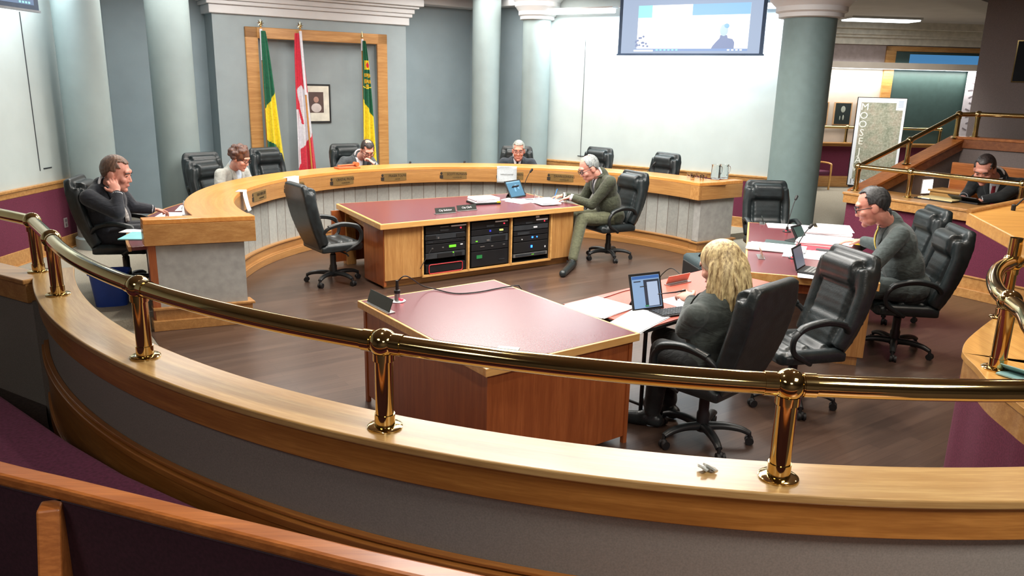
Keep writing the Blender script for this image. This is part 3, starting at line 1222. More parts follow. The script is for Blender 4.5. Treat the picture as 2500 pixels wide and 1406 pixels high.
# ================================================================== SWIVEL CHAIRS
def make_chair():
    """front is +Y, origin on the floor under the gas lift"""
    t = thing('swivel_chair', 'x', 'chair', (0, 0, 0), 0, 'black leather swivel chairs')
    # seat cushion
    b = B()
    bx(b, (0, 0.0, 0.43), (0.53, 0.48, 0.07))
    tube(b, [(-0.22, 0.23, 0.435), (0.22, 0.23, 0.435)], 0.052, 12)
    for sx in (-1, 1):
        tube(b, [(sx * 0.225, -0.2, 0.45), (sx * 0.235, 0.2, 0.45)], 0.048, 12)
    for y in (-0.12, 0.03, 0.16):
        tube(b, [(-0.17, y, 0.462), (0.17, y, 0.462)], 0.045, 12, flat=1)
    blob('seat', b, M['leather'], t, 0.014, 5)
    # backrest
    R = Matrix.Translation((0, -0.20, 0.44)) @ Matrix.Rotation(0.24, 4, 'X')

    def P(x, y, z):
        return R @ Vector((x, y, z))
    b = B()
    n = 9
    prof = [(0.0, 0.22), (0.12, 0.255), (0.3, 0.27), (0.5, 0.275), (0.58, 0.27), (0.66, 0.25), (0.70, 0.21)]
    for (z0, w0), (z1, w1) in zip(prof, prof[1:]):
        steps = 4
        for i in range(steps):
            z = z0 + (z1 - z0) * i / steps
            w = w0 + (w1 - w0) * i / steps
            bulge = -0.045 * math.sin(PI * z / 0.8)
            bmesh.ops.create_cube(b, size=1, matrix=R @ mat4((0, bulge - 0.01, z + 0.02), (0, 0, 0), (2 * w, 0.07, 0.06)))
    tube(b, [P(-0.17, 0.035, 0.61), P(0.17, 0.035, 0.61)], 0.074, 14)
    tube(b, [P(-0.18, 0.03, 0.55), P(0.18, 0.03, 0.55)], 0.066, 14)
    for z, r in ((0.44, 0.062), (0.40, 0.066), (0.35, 0.068), (0.30, 0.066), (0.21, 0.07), (0.16, 0.072), (0.11, 0.07), (0.05, 0.062)):
        bulge = -0.045 * math.sin(PI * z / 0.8)
        tube(b, [P(-0.16, bulge + 0.028, z), P(0.16, bulge + 0.028, z)], r, 14)
    for sx in (-1, 1):
        tube(b, [P(sx * 0.22, 0.02, 0.05), P(sx * 0.24, -0.005, 0.25), P(sx * 0.24, -0.005, 0.46), P(sx * 0.21, 0.02, 0.63)], 0.052, 12)
    blob('backrest', b, M['leather'], t, 0.014, 7)
    for sx in (-1, 1):
        b = B()
        pts = smooth_path([(sx * 0.25, -0.235, 0.60), (sx * 0.285, -0.17, 0.675), (sx * 0.295, -0.02, 0.705), (sx * 0.295, 0.14, 0.675), (sx * 0.29, 0.215, 0.60),
                           (sx * 0.28, 0.20, 0.50), (sx * 0.265, 0.10, 0.435), (sx * 0.24, 0.04, 0.40)], 5)
        tube(b, pts, 0.026, 12, flat=0.75)
        a = obj('armrest', b, M['plastic'], t, smooth=60)
        b = B()
        tube(b, smooth_path([(sx * 0.285, -0.17, 0.69), (sx * 0.295, -0.02, 0.722), (sx * 0.295, 0.14, 0.692), (sx * 0.292, 0.19, 0.655)], 5), 0.031, 12, flat=0.6)
        obj('arm_pad', b, M['leather'], a, smooth=60)
    b = B()
    lathe(b, [(0.04, 0.0), (0.042, 0.12), (0.034, 0.14), (0.034, 0.25), (0.026, 0.26), (0.026, 0.34)], (0, 0, 0.07), n=20)
    bx(b, (0, 0, 0.385), (0.22, 0.30, 0.035))
    obj('gas_lift', b, M['plastic'], t, smooth=35)
    b = B()
    tube(b, [(0.08, 0.04, 0.37), (0.24, 0.06, 0.36), (0.27, 0.06, 0.345)], 0.009, 8)
    obj('lever', b, M['plastic'], t, smooth=60)
    for k in range(5):
        a = 2 * PI * k / 5 + 0.3
        d = Vector((math.cos(a), math.sin(a), 0))
        sd = Vector((-d.y, d.x, 0))
        b = B()
        pts = [d * 0.03 + Vector((0, 0, 0.105)), d * 0.14 + Vector((0, 0, 0.115)), d * 0.24 + Vector((0, 0, 0.105)), d * 0.30 + Vector((0, 0, 0.082))]
        tube(b, smooth_path(pts, 4), [0.036 - 0.0011 * i for i in range(13)], 10, flat=0.8)
        lg = obj('leg', b, M['plastic'], t, smooth=60)
        b = B()
        c_ = d * 0.305 + sd * 0.012
        for s_ in (-1, 1):
            cone(b, c_ + sd * s_ * 0.008 + Vector((0, 0, 0.028)), c_ + sd * s_ * 0.027 + Vector((0, 0, 0.028)), 0.0275, 0.0275, 16)
        sph(b, c_ + Vector((0, 0, 0.036)), (0.022, 0.022, 0.03))
        cone(b, d * 0.305 + Vector((0, 0, 0.05)), d * 0.30 + Vector((0, 0, 0.095)), 0.012, 0.012, 10)
        obj('caster', b, M['black'], lg, smooth=45)
    return t


CH = make_chair()
CH_used = []


def chair(x, y, deg, label, z=0.0):
    rz = (deg - 90) * D2R
    if not CH_used:
        CH.location = (x, y, z)
        CH.rotation_euler = (0, 0, rz)
        CH['label'] = label
        CH_used.append(CH)
        return CH
    o = dup(CH, (x, y, z), rz, label)
    CH_used.append(o)
    return o


def dais_chair(px, py, ztop, label, turn=0.0):
    q = at(px, py, ztop)
    d = Vector((CX - q.x, CY - q.y, 0))
    r = d.length
    d.normalize()
    h = q + d * 0.33
    chair(h.x, h.y, math.degrees(math.atan2(d.y, d.x)) + turn, label, 0.09)
    return h, d


CHAIRS = {}
CHAIRS['city'] = chair(-2.04, 8.62, 38, 'empty black swivel chair at the open left end of the equipment desk')
CHAIRS['left'] = chair(-4.02, 7.88, 12, 'black swivel chair under the man holding his ear at the left', 0.09)
CHAIRS['c2'] = dais_chair(474, 381, 1.165, 'empty black chair between the dark suited man at the left and the woman in grey', -22)
CH_used[-1].scale = (1, 1, 0.97)
CHAIRS['c3'] = dais_chair(651, 369, 1.19, 'empty black chair right of the woman in grey, before the green and gold flag', 0)
CHAIRS['c4'] = dais_chair(846, 359, 1.19, 'black chair behind the man resting his chin on his hand')
CHAIRS['c5'] = dais_chair(1262, 366, 1.18, 'black chair behind the grey haired man in glasses facing the viewer')
CHAIRS['c6'] = dais_chair(1441, 366, 1.19, 'empty black chair behind the council desk, left of the two under the projector screen', -25)
CHAIRS['c7'] = dais_chair(1609, 380, 1.19, 'empty black chair behind the council desk, right of the two under the projector screen', -20)
CHAIRS['center'] = chair(1.27, 10.22, 210, 'black swivel chair under the man writing at the equipment desk')
CHAIRS['clerkback'] = chair(3.12, 9.32, 268, 'empty black chair facing the viewer at the far end of the paper strewn table')
CHAIRS['clerkman'] = chair(3.42, 6.62, 172, 'black swivel chair under the bald spotted man turning a page')
CHAIRS['clerk2'] = chair(3.82, 7.72, 176, 'empty black chair behind the man turning a page, against the maroon partition')
CHAIRS['near'] = chair(2.07, 5.38, 194, 'empty black swivel chair between the blonde woman and the paper strewn table')
CHAIRS['woman'] = chair(1.27, 4.72, 134, 'black swivel chair under the blonde woman, its back to the viewer')

# ================================================================== TABLES
# --- front table
FT = thing('front_table', 'empty maroon topped oak table just beyond the brass rail', 'table', (-0.135, 4.945, 0), 36.5 * D2R)
w, d = 1.17, 1.60
bm = B()
bx(bm, (0, 0, 0.746), (w - 0.04, d - 0.04, 0.008))
obj('laminate_top', bm, M['maroon_lam'], FT)
bm = B()
bx(bm, (0, d / 2 - 0.01, 0.725), (w, 0.02, 0.05))
bx(bm, (0, -d / 2 + 0.01, 0.725), (w, 0.02, 0.05))
bx(bm, (w / 2 - 0.01, 0, 0.725), (0.02, d - 0.04, 0.05))
bx(bm, (-w / 2 + 0.01, 0, 0.725), (0.02, d - 0.04, 0.05))
bx(bm, (0, 0, 0.73), (w - 0.03, d - 0.03, 0.02))
obj('edging', bm, M['oak_light'], FT, bevel=0.004)
bm = B()
bx(bm, (0, -d / 2 + 0.05, 0.375), (w - 0.09, 0.025, 0.65))
obj('end_panel', bm, M['oak_red'], FT)
bm = B()
bx(bm, (-w / 2 + 0.05, 0, 0.375), (0.025, d - 0.13, 0.65))
obj('side_panel', bm, M['oak_red'], FT)
bm = B()
bx(bm, (w / 2 - 0.05, 0, 0.375), (0.025, d - 0.13, 0.65))
obj('side_panel', bm, M['oak_red'], FT)
for sx in (-1, 1):
    for sy in (-1, 1):
        bm = B()
        bx(bm, (sx * (w / 2 - 0.045), sy * (d / 2 - 0.045), 0.35), (0.03, 0.03, 0.70))
        obj('corner_post', bm, M['oak_red'], FT)

# --- folding table with red top
ST = thing('folding_table', 'folding table with bright red top in front of the blonde woman', 'table', (1.29, 5.73, 0), 42.8 * D2R)
w, d = 1.83, 0.75
bm = B()
bx(bm, (0, 0, 0.714), (w - 0.012, d - 0.012, 0.012))
obj('laminate_top', bm, M['red_lam'], ST)
bm = B()
bx(bm, (0, 0, 0.700), (w, d, 0.024))
obj('edging', bm, M['black'], ST, bevel=0.004)
for sx in (-1, 1):
    bm = B()
    for sy in (-1, 1):
        tube(bm, [(sx * 0.78, sy * 0.28, 0.69), (sx * 0.78, sy * 0.28, 0.0)], 0.014, 10)
    tube(bm, [(sx * 0.78, -0.28, 0.12), (sx * 0.78, 0.28, 0.12)], 0.011, 8)
    obj('leg_frame', bm, M['plastic'], ST, smooth=60)

# --- long table with papers
CTL = at(1826, 542, 0.75)
CFL = at(1817, 663, 0.75)
CT = thing('long_table', 'maroon topped oak table covered with papers beside the maroon partition', 'table', ((CTL.x + CFL.x) / 2, (CTL.y + CFL.y) / 2, 0), math.atan2(CTL.y - CFL.y, CTL.x - CFL.x))
L = (CTL - CFL).length
w = 1.06
bm = B()
bx(bm, (0, -w / 2, 0.746), (L - 0.04, w - 0.04, 0.008))
obj('laminate_top', bm, M['maroon_lam'], CT)
bm = B()
bx(bm, (0, -0.01, 0.715), (L, 0.02, 0.07))
bx(bm, (0, -w + 0.01, 0.715), (L, 0.02, 0.07))
bx(bm, (-L / 2 + 0.01, -w / 2, 0.715), (0.02, w - 0.04, 0.07))
bx(bm, (L / 2 - 0.01, -w / 2, 0.715), (0.02, w - 0.04, 0.07))
bx(bm, (0, -w / 2, 0.725), (L - 0.03, w - 0.03, 0.03))
obj('edging', bm, M['oak_light'], CT, bevel=0.004)
bm = B()
bx(bm, (-L / 2 + 0.08, -w / 2, 0.635), (0.03, w - 0.16, 0.09))
bx(bm, (0, -0.09, 0.635), (L - 0.16, 0.03, 0.09))
obj('apron', bm, M['oak_red'], CT)
bm = B()
bx(bm, (-L / 2 + 0.10, -w + 0.16, 0.38), (0.05, 0.24, 0.60))
bx(bm, (-L / 2 + 0.12, -w + 0.18, 0.04), (0.04, 0.20, 0.08))
obj('end_support', bm, M['oak_z'], CT)
bm = B()
bx(bm, (L / 2 - 0.10, -w / 2, 0.34), (0.05, 0.5, 0.68))
obj('end_support', bm, M['oak_red'], CT)


def ct(x, y, z=0.75):
    return Vector((x, y, z))


# --- equipment desk
KA, KB_ = at(928, 548, 0.75), at(1423, 503, 0.75)
kr = math.atan2(KB_.y - KA.y, KB_.x - KA.x)
KL = (KB_ - KA).length + 0.02
KD = thing('equipment_desk', 'maroon topped oak desk with three black equipment bays in front', 'desk', (KA.x, KA.y, 0), kr)
kloc = Matrix.Translation((KA.x, KA.y, 0)) @ Matrix.Rotation(kr, 4, 'Z')
kin = kloc.inverted()


def kp(px, py, z=0.75):
    return kin @ at(px, py, z)


tl, tr = kp(820, 497), kp(1276, 470)
top = [(0, 0), (KL, 0), (tr.x + 0.02, tr.y), (tl.x, tl.y)]
bm = B()
ins = [(0.03, 0.02), (KL - 0.03, 0.02), (tr.x - 0.01, tr.y - 0.02), (tl.x + 0.025, tl.y - 0.02)]
prism(bm, ins, 0.742, 0.7505)
obj('laminate_top', bm, M['maroon_lam'], KD)
bm = B()
prism(bm, top, 0.685, 0.75)
obj('edging', bm, M['oak_light'], KD, bevel=0.008)
bm = B()
bx(bm, (0.31, 0.085, 0.39), (0.46, 0.03, 0.59))
obj('front_panel', bm, M['oak_z'], KD)
bm = B()
bx(bm, (2.56, 0.085, 0.39), (0.36, 0.03, 0.59))
obj('front_panel', bm, M['oak_z'], KD)
bm = B()
bx(bm, (0.085, 0.33, 0.36), (0.03, 0.50, 0.66))
obj('side_panel', bm, M['oak_red'], KD)
bm = B()
bx(bm, (2.735, 0.33, 0.36), (0.03, 0.50, 0.66))
obj('side_panel', bm, M['oak_red'], KD)
bm = B()
bx(bm, (1.41, 0.16, 0.045), (2.62, 0.03, 0.09))
obj('plinth', bm, M['oak'], KD)
bm = B()
for x in (0.545, 1.155, 1.765, 2.375):
    bx(bm, (x, 0.075, 0.39), (0.02, 0.05, 0.60))
bx(bm, (1.46, 0.075, 0.095), (1.85, 0.05, 0.02))
obj('bay_frame', bm, M['oak_light'], KD)
bm = B()
bx(bm, (1.41, 0.60, 0.36), (2.6, 0.02, 0.64))
obj('inner_back', bm, plain('dark_inside', (40, 30, 26), 0.8), KD)
bm = B()
bx(bm, (tl.x + 0.12, tl.y - 0.10, 0.34), (0.12, 0.12, 0.68))
obj('corner_leg', bm, M['oak_z'], KD)
bm = B()
bx(bm, (1.2, tl.y - 0.1, 0.36), (2.3, 0.03, 0.64))
obj('back_panel', bm, M['oak_red'], KD)
bm = B()
a = Vector((0.10, 0.58, 0))
b_ = Vector((tl.x + 0.10, tl.y - 0.16, 0))
ribbon(bm, [a, b_], [a + Vector((0.03, 0, 0)), b_ + Vector((0.03, 0, 0))], 0.60, 0.684)
obj('apron', bm, M['oak'], KD)

green = emis('green_display', (120, 220, 40), 1.2)
dgreen = emis('dim_green_display', (20, 130, 60), 0.9)
blue = emis('blue_led', (40, 110, 255), 5)
redl = emis('red_led', (255, 40, 60), 3)
whitl = plain('white_label', (225, 228, 232), 0.5, var=0.0)
redtrim = plain('red_trim', (200, 52, 58), 0.4, var=0)


def rack(i, label, units):
    x0 = 0.558 + 0.61 * i
    t = thing('equipment_rack', label, 'equipment rack', kloc @ Vector((x0 + 0.295, 0.06, 0.10)), kr, 'equipment racks in the desk front')
    b = B()
    bx(b, (0, 0.23, 0.29), (0.585, 0.02, 0.56))
    bx(b, (-0.285, 0.13, 0.29), (0.016, 0.2, 0.57))
    bx(b, (0.285, 0.13, 0.29), (0.016, 0.2, 0.57))
    bx(b, (0, 0.13, 0.006), (0.57, 0.2, 0.012))
    bx(b, (0, 0.13, 0.574), (0.57, 0.2, 0.012))
    obj('housing', b, M['black'], t)
    for (z0, z1, m, details) in units:
        b = B()
        bx(b, (0, 0.06, (z0 + z1) / 2), (0.52, 0.10, (z1 - z0) - 0.006))
        u = obj('amplifier', b, m, t, bevel=0.003)
        for (nm, x, z, sx, sz, mm) in details:
            b = B()
            bx(b, (x, 0.007, z0 + z), (sx, 0.008, sz))
            obj(nm, b, mm, u)
    return t


R1 = rack(0, 'left equipment rack, red outlined unit at its foot', [
    (0.47, 0.56, M['rackface'], [('label_strip', 0.17, 0.075, 0.20, 0.016, whitl), ('label_strip', -0.02, 0.075, 0.11, 0.008, M['steel']), ('indicator', 0.20, 0.045, 0.014, 0.014, redl), ('badge', -0.02, 0.035, 0.11, 0.022, M['rackgrey'])]),
    (0.40, 0.467, M['rackgrey'], [('vent', -0.19, 0.03, 0.12, 0.045, M['black']), ('badge', -0.10, 0.022, 0.02, 0.02, M['steel']), ('vent', 0.2, 0.03, 0.12, 0.045, M['black'])]),
    (0.355, 0.397, M['rackface'], [('badge', -0.2, 0.02, 0.06, 0.008, M['rackgrey'])]),
    (0.255, 0.352, M['rackface'], [('display', 0.09, 0.055, 0.09, 0.028, green), ('label_strip', 0.21, 0.065, 0.03, 0.012, whitl), ('socket', -0.18, 0.05, 0.024, 0.012, M['steel']), ('socket', -0.04, 0.05, 0.024, 0.012, M['steel'])]),
    (0.18, 0.252, M['rackgrey'], [('vent', -0.01, 0.03, 0.2, 0.05, M['black']), ('indicator', 0.10, 0.055, 0.014, 0.014, green), ('knobs', 0.17, 0.03, 0.09, 0.04, M['rackface'])]),
    (0.02, 0.12, M['rackface'], []),
])
b = B()
pts = []
for cx_, cz_, a0 in ((0.20, 0.095, 0), (-0.20, 0.095, 90), (-0.20, 0.035, 180), (0.20, 0.035, 270)):
    for k in range(5):
        a = (a0 + 22.5 * k) * D2R
        pts.append((cx_ + 0.022 * math.cos(a), 0.004, cz_ + 0.022 * math.sin(a)))
tube(b, pts + [pts[0]], 0.0055, 8)
obj('red_outline', b, redtrim, R1, smooth=60, label='red rounded outline')
R2 = rack(1, 'middle equipment rack with a small green screen low on its left', [
    (0.47, 0.56, M['rackface'], [('label_strip', 0.16, 0.075, 0.18, 0.016, whitl), ('indicator', 0.20, 0.045, 0.014, 0.014, redl), ('badge', 0.0, 0.03, 0.11, 0.022, M['rackgrey'])]),
    (0.395, 0.467, M['rackface'], [('indicator', 0.0, 0.045, 0.022, 0.022, emis('blue_button', (50, 60, 200), 1.0)), ('indicator', 0.16, 0.045, 0.05, 0.018, emis('yellow_leds', (220, 230, 110), 2)), ('label_strip', 0.15, 0.01, 0.05, 0.014, M['rackgrey'])]),
    (0.30, 0.392, M['rackgrey'], [('indicator', -0.19, 0.03, 0.025, 0.012, green), ('badge', -0.03, 0.03, 0.04, 0.02, M['steel']), ('screen', 0.12, 0.045, 0.2, 0.05, M['rackface'])]),
    (0.21, 0.297, M['rackface'], [('badge', -0.11, 0.05, 0.06, 0.01, M['steel']), ('badge', 0.03, 0.045, 0.03, 0.012, M['steel']), ('badge', 0.2, 0.05, 0.03, 0.01, M['steel'])]),
    (0.02, 0.207, M['rackface'], [('display', -0.15, 0.12, 0.075, 0.04, dgreen), ('badge', 0.17, 0.06, 0.08, 0.006, M['rackgrey'])]),
])
R3 = rack(2, 'right equipment rack with bright blue lights above a silver unit', [
    (0.47, 0.56, M['rackface'], [('label_strip', 0.16, 0.05, 0.18, 0.018, whitl), ('label_strip', 0.09, 0.085, 0.05, 0.02, whitl), ('indicator', 0.2, 0.025, 0.012, 0.012, redl), ('badge', -0.04, 0.02, 0.10, 0.02, M['rackgrey'])]),
    (0.40, 0.467, M['rackgrey'], [('label_strip', 0.06, 0.03, 0.055, 0.02, whitl)]),
    (0.335, 0.397, M['rackface'], [('display', -0.12, 0.03, 0.18, 0.03, M['rackgrey'])]),
    (0.26, 0.332, M['black'], [('indicator', 0.02, 0.045, 0.02, 0.02, blue), ('indicator', 0.09, 0.045, 0.014, 0.014, blue), ('indicator', -0.14, 0.03, 0.012, 0.012, whitl)]),
    (0.12, 0.257, M['black'], [('indicator', 0.01, 0.07, 0.022, 0.03, blue), ('indicator', 0.22, 0.05, 0.014, 0.022, whitl)]),
    (0.065, 0.115, M['steel'], [('front', 0, 0.025, 0.46, 0.03, M['rackgrey']), ('indicator', 0.03, 0.025, 0.04, 0.008, green)]),
])

# antenna leaning out of the left rack
b = B()
a, c_ = kin @ at(1068, 602, 0.42), None
tube(b, [(0.67, 0.055, 0.42), (0.49, 0.02, 0.20)], 0.004, 8)
o = obj('antenna', b, M['black'], smooth=60)
o.matrix_world = kloc
tag(o, 'thin black rod leaning across the oak panel from the left equipment rack', 'antenna')


# ================================================================== SMALL THINGS
def place(o, p, rz=0.0):
    o.location = p
    o.rotation_euler = (0, 0, rz)
    return o


def sheet(p, w, l, rz, label, h=0.002, m=None, name='paper_stack', cat='paper', group=None, fan=0):
    """one loose sheet, or a stack of sheets slightly fanned"""
    b = B()
    n = max(1, fan)
    rnd = random.Random(int(p[0] * 1000) + int(p[1] * 777))
    for i in range(n):
        z = h * (i + 0.5) / n
        a = (rnd.random() - 0.5) * 0.12 * (fan > 1)
        bx(b, ((rnd.random() - 0.5) * 0.03 * (fan > 1), (rnd.random() - 0.5) * 0.03 * (fan > 1), z), (w, l, h / n * 0.98), rot=(0, 0, a))
    o = obj(name, b, m or M['paper'])
    place(o, p, rz)
    return tag(o, label, cat, group)


def gooseneck(p, rz, lean, length, label, led=True, group='gooseneck microphones', zb=0.0):
    t = thing('microphone', label, 'microphone', p, rz, group)
    b = B()
    lathe(b, [(0.045, 0), (0.045, 0.006), (0.038, 0.012), (0.014, 0.016), (0.014, 0.055), (0.008, 0.06)], n=20)
    obj('base', b, M['black'], t, smooth=40)
    b = B()
    pts = smooth_path([(0, 0, 0.05), (lean * 0.25, 0, length * 0.5), (lean * 0.7, 0, length * 0.85), (lean, 0, length)], 5)
    tube(b, pts, 0.005, 8)
    obj('stem', b, M['black'], t, smooth=60)
    b = B()
    d = (pts[-1] - pts[-2]).normalized()
    capsule(b, pts[-1], pts[-1] + d * 0.04, 0.014, 0.016, 12)
    obj('head', b, M['black'], t, smooth=60)
    if led:
        b = B()
        bx(b, (-0.03, 0, 0.014), (0.014, 0.014, 0.008))
        obj('light', b, redl, t)
    return t


def nameholder(p, rz, label, txt=None, w=0.26, h=0.07, m=None, group=None):
    t = thing('name_holder', label, 'name plate', p, rz, group)
    b = B()
    bx(b, (0, 0, 0.004), (w, 0.06, 0.008))
    obj('foot', b, M['steel'], t, bevel=0.001)
    b = B()
    bx(b, (0, 0.0, 0.008 + h / 2), (w, 0.006, h), rot=(-0.35, 0, 0))
    pl = obj('plate', b, m or plain('plate_dark', (44, 50, 46), 0.3, var=0.03), t, bevel=0.001)
    if txt:
        text('lettering', txt, h * 0.5, whitl, pl, (0, -0.0042, 0.008 + h / 2 + 0.001), (PI / 2 - 0.35, 0, 0), 0.0005)
    return t


# on the front table
fr = 36.5 * D2R
nameholder(at(928, 752, 0.75), 127 * D2R + PI, 'dark name plate with bright foot at the left corner of the front table', None, 0.32, 0.09)
mp = at(970, 735, 0.75)
t = thing('microphone_socket', 'black microphone plug standing on the front table, red light at its foot', 'microphone socket', mp)
b = B()
lathe(b, [(0.06, 0), (0.06, 0.005), (0.05, 0.01), (0.02, 0.012), (0.02, 0.06)], n=22)
obj('base', b, M['steel'], t, smooth=40)
b = B()
lathe(b, [(0.022, 0.058), (0.022, 0.08), (0.012, 0.085), (0.010, 0.15)], n=16)
obj('plug', b, M['black'], t, smooth=40)
b = B()
sph(b, (0.032, -0.012, 0.016), (0.014, 0.014, 0.009))
obj('light', b, redl, t, smooth=60)
b = B()
cb = [mp + Vector((0, 0, 0.14)), mp + Vector((0.06, 0.03, 0.175)), at(1030, 697, 0.80), at(1060, 705, 0.762), at(1110, 716, 0.756), at(1165, 713, 0.756), at(1220, 703, 0.756), at(1262, 697, 0.76), at(1268, 700, 0.72), at(1275, 712, 0.45), at(1276, 735, 0.03)]
tube(b, smooth_path(cb, 8), 0.0045, 8)
o = obj('cable', b, M['black'], smooth=60)
tag(o, 'thin black cable looping across the front table from the microphone plug', 'cable')
sheet(at(1236, 858, 0.75), 0.13, 0.16, -0.2, 'pale green card near the close corner of the front table', 0.004, plain('pale_green_card', (178, 196, 182), 0.5), 'card', 'card')

# on the equipment desk
def kd(x, y, z=0.7505):
    return kloc @ Vector((x, y, z))


for nm_, px, py, tx, lb in (('a', 1087, 521, 'City Solicitor', 'left'), ('b', 1139, 514, 'City Clerk', 'right')):
    q = kin @ at(px, py, 0.752)
    nameholder(kd(q.x, q.y), kr, 'small black name plate reading %s on the equipment desk' % tx, tx, 0.27, 0.065)
q = at(1180, 496, 0.7505)
t = thing('ring_binder', 'black ring binder heaped with white pages on the equipment desk', 'binder', q, kr - 0.15)
b = B()
bx(b, (0, 0, 0.012), (0.36, 0.28, 0.024))
obj('cover', b, M['black'], t, bevel=0.003)
b = B()
for i in range(6):
    bx(b, ((i % 3) * 0.004, (i % 2) * 0.006, 0.030 + i * 0.009), (0.33, 0.26, 0.0085), rot=(0, 0, 0.02 * (i % 3)))
obj('pages', b, M['paper'], t)
b = B()
bx(b, (0.15, -0.142, 0.03), (0.05, 0.003, 0.018))
obj('tab', b, M['yellow'], t)

sheet(at(1275, 492, 0.7505), 0.36, 0.26, kr + 0.25, 'loose white pages left of the open folder at the writing man', 0.008, fan=4)
sheet(at(1322, 490, 0.7505), 0.46, 0.32, kr - 0.1, 'white pages under the hands of the writing man', 0.012, fan=4)
sheet(at(1338, 497, 0.7625), 0.26, 0.24, kr - 0.25, 'thick white block of paper nearest the writing man on the equipment desk edge', 0.022, fan=3)
sheet(at(1255, 488, 0.7505), 0.22, 0.28, kr + 0.5, 'white sheet beneath the blue lit tablet stand', 0.004)
b = B()
tube(b, [at(1283, 486, 0.768), at(1302, 487, 0.768)], 0.005, 8)
o = obj('pen', b, M['rackgrey'], smooth=60)
tag(o, 'dark pen lying on the loose pages of the equipment desk', 'pen')


def tablet(p, rz, label, tilt, w, h, screen, contents=None, stand=True):
    t = thing('tablet', label, 'tablet computer', p, rz)
    b = B()
    mm = mat4((0, 0, 0), (-tilt, 0, 0))
    bmesh.ops.create_cube(b, size=1, matrix=mm @ mat4((0, 0, h / 2), (0, 0, 0), (w, 0.010, h)))
    obj('case', b, M['black'], t, bevel=0.003)
    b = B()
    bmesh.ops.create_cube(b, size=1, matrix=mm @ mat4((0, -0.0055, h / 2), (0, 0, 0), (w * 0.88, 0.002, h * 0.86)))
    s_ = obj('screen', b, screen, t)
    for ci, (nm, x, z, sx, sz, m2) in enumerate(contents or []):
        b = B()
        bmesh.ops.create_cube(b, size=1, matrix=mm @ mat4((x * w, -0.0072 - 0.0007 * ci, h * z), (0, 0, 0), (sx * w, 0.0012, sz * h)))
        obj(nm, b, m2, s_)
    if stand:
        b = B()
        bx(b, (0, 0.05, 0.004), (w * 0.7, 0.14, 0.008))
        bmesh.ops.create_cube(b, size=1, matrix=mat4((0, 0.10, h * 0.32), (0.6, 0, 0), (w * 0.4, 0.008, h * 0.75)))
        obj('stand', b, M['black'], t)
    return t


scr_blue = emis('blue_map_screen', (70, 150, 190), 0.75)
scr_arc = emis('pale_arc', (150, 210, 255), 0.9)
tb = tablet(at(1266, 482, 0.7505), 0.95, 'tablet on a stand showing a blue screen on the equipment desk', 0.5, 0.36, 0.25, scr_blue,
            [('title_bar', 0, 0.9, 0.84, 0.06, scr_arc)])
b = B()
pts = [((0.13 * math.cos(a) - 0.0) * 0.34 + 0.03, -0.0075, 0.24 * (0.44 + 0.26 * math.sin(a))) for a in [PI * 0.12 + k * 0.22 for k in range(14)]]
mm = mat4((0, 0, 0), (-0.5, 0, 0))
for p in pts:
    bmesh.ops.create_cube(b, size=1, matrix=mm @ mat4((p[0], -0.0085, p[2]), (0, 0.6, 0), (0.026, 0.0015, 0.026)))
obj('arc_shape', b, scr_arc, [c for c in tb.children if c.name.startswith('screen')][0])
gooseneck(at(1277, 472, 0.7505), 0.3, 0.10, 0.30, 'gooseneck microphone behind the blue tablet on the equipment desk', led=False)


def tumbler(p, r, h, label, group=None):
    b = B()
    lathe(b, [(r * 0.85, 0.0), (r, h), (r * 0.93, h), (r * 0.78, 0.012)], n=24, caps=False)
    lathe(b, [(r * 0.85, 0.0), (r * 0.85, 0.01)], n=24)
    o = obj('glass_tumbler', b, M['glass'], smooth=50)
    place(o, p)
    return tag(o, label, 'glass', group)


tumbler(at(1310, 488, 0.7505), 0.042, 0.16, 'tall clear water glass on the equipment desk beside the tablet')

# on the red folding table
sr = 42.8 * D2R
wt = at(1583, 757, 0.72)
lite = emis('document_screen', (150, 185, 225), 0.75)
lblu = emis('toolbar_blue', (60, 110, 180), 0.8)
dgry = emis('viewer_grey', (50, 64, 84), 0.6)
page = emis('page_white', (190, 208, 235), 0.8)
tg = emis('green_tag', (70, 170, 120), 0.7)
twr = 0.53
tablet(wt, twr - 0.05, 'tablet with a document on screen standing by the blonde woman', 0.30, 0.27, 0.265, lite,
       [('toolbar', 0, 0.88, 0.86, 0.08, lblu), ('viewer', 0.17, 0.45, 0.50, 0.72, dgry), ('menu_text', -0.28, 0.78, 0.22, 0.03, dgry), ('page', 0.19, 0.43, 0.34, 0.64, page), ('tag', -0.05, 0.12, 0.12, 0.035, tg)])
kb = thing('keyboard', 'black tablet keyboard on the red folding table', 'keyboard', at(1642, 764, 0.72), twr - 0.05)
b = B()
bx(b, (0, 0, 0.007), (0.30, 0.16, 0.014))
obj('body', b, M['black'], kb, bevel=0.004)
b = B()
for r_ in range(5):
    for c_ in range(12):
        bx(b, (-0.126 + c_ * 0.023, 0.055 - r_ * 0.027, 0.016), (0.018, 0.020, 0.006))
k_ = obj('keys', b, M['rackgrey'], kb)
sheet(at(1462, 752, 0.72), 0.40, 0.34, sr + 0.05, 'fan of white pages at the left end of the red folding table', 0.012, fan=5)
sheet(at(1556, 785, 0.72), 0.50, 0.25, sr + 0.25, 'spread of white pages in front of the tablet keyboard on the red table', 0.010, fan=6)
sheet(at(1668, 736, 0.72), 0.30, 0.24, sr - 0.1, 'white sheet under the hand with the stylus on the red table', 0.003)
nameholder(at(1655, 692, 0.72), sr - 0.08 + PI, 'name plate lying back to the viewer on the far edge of the red table', None, 0.26, 0.07, plain('plate_pink', (196, 128, 112), 0.35))
b = B()
cb = [at(1668, 676, 0.50), at(1640, 655, 0.45), at(1618, 668, 0.3), at(1600, 690, 0.15), at(1560, 700, 0.01)]
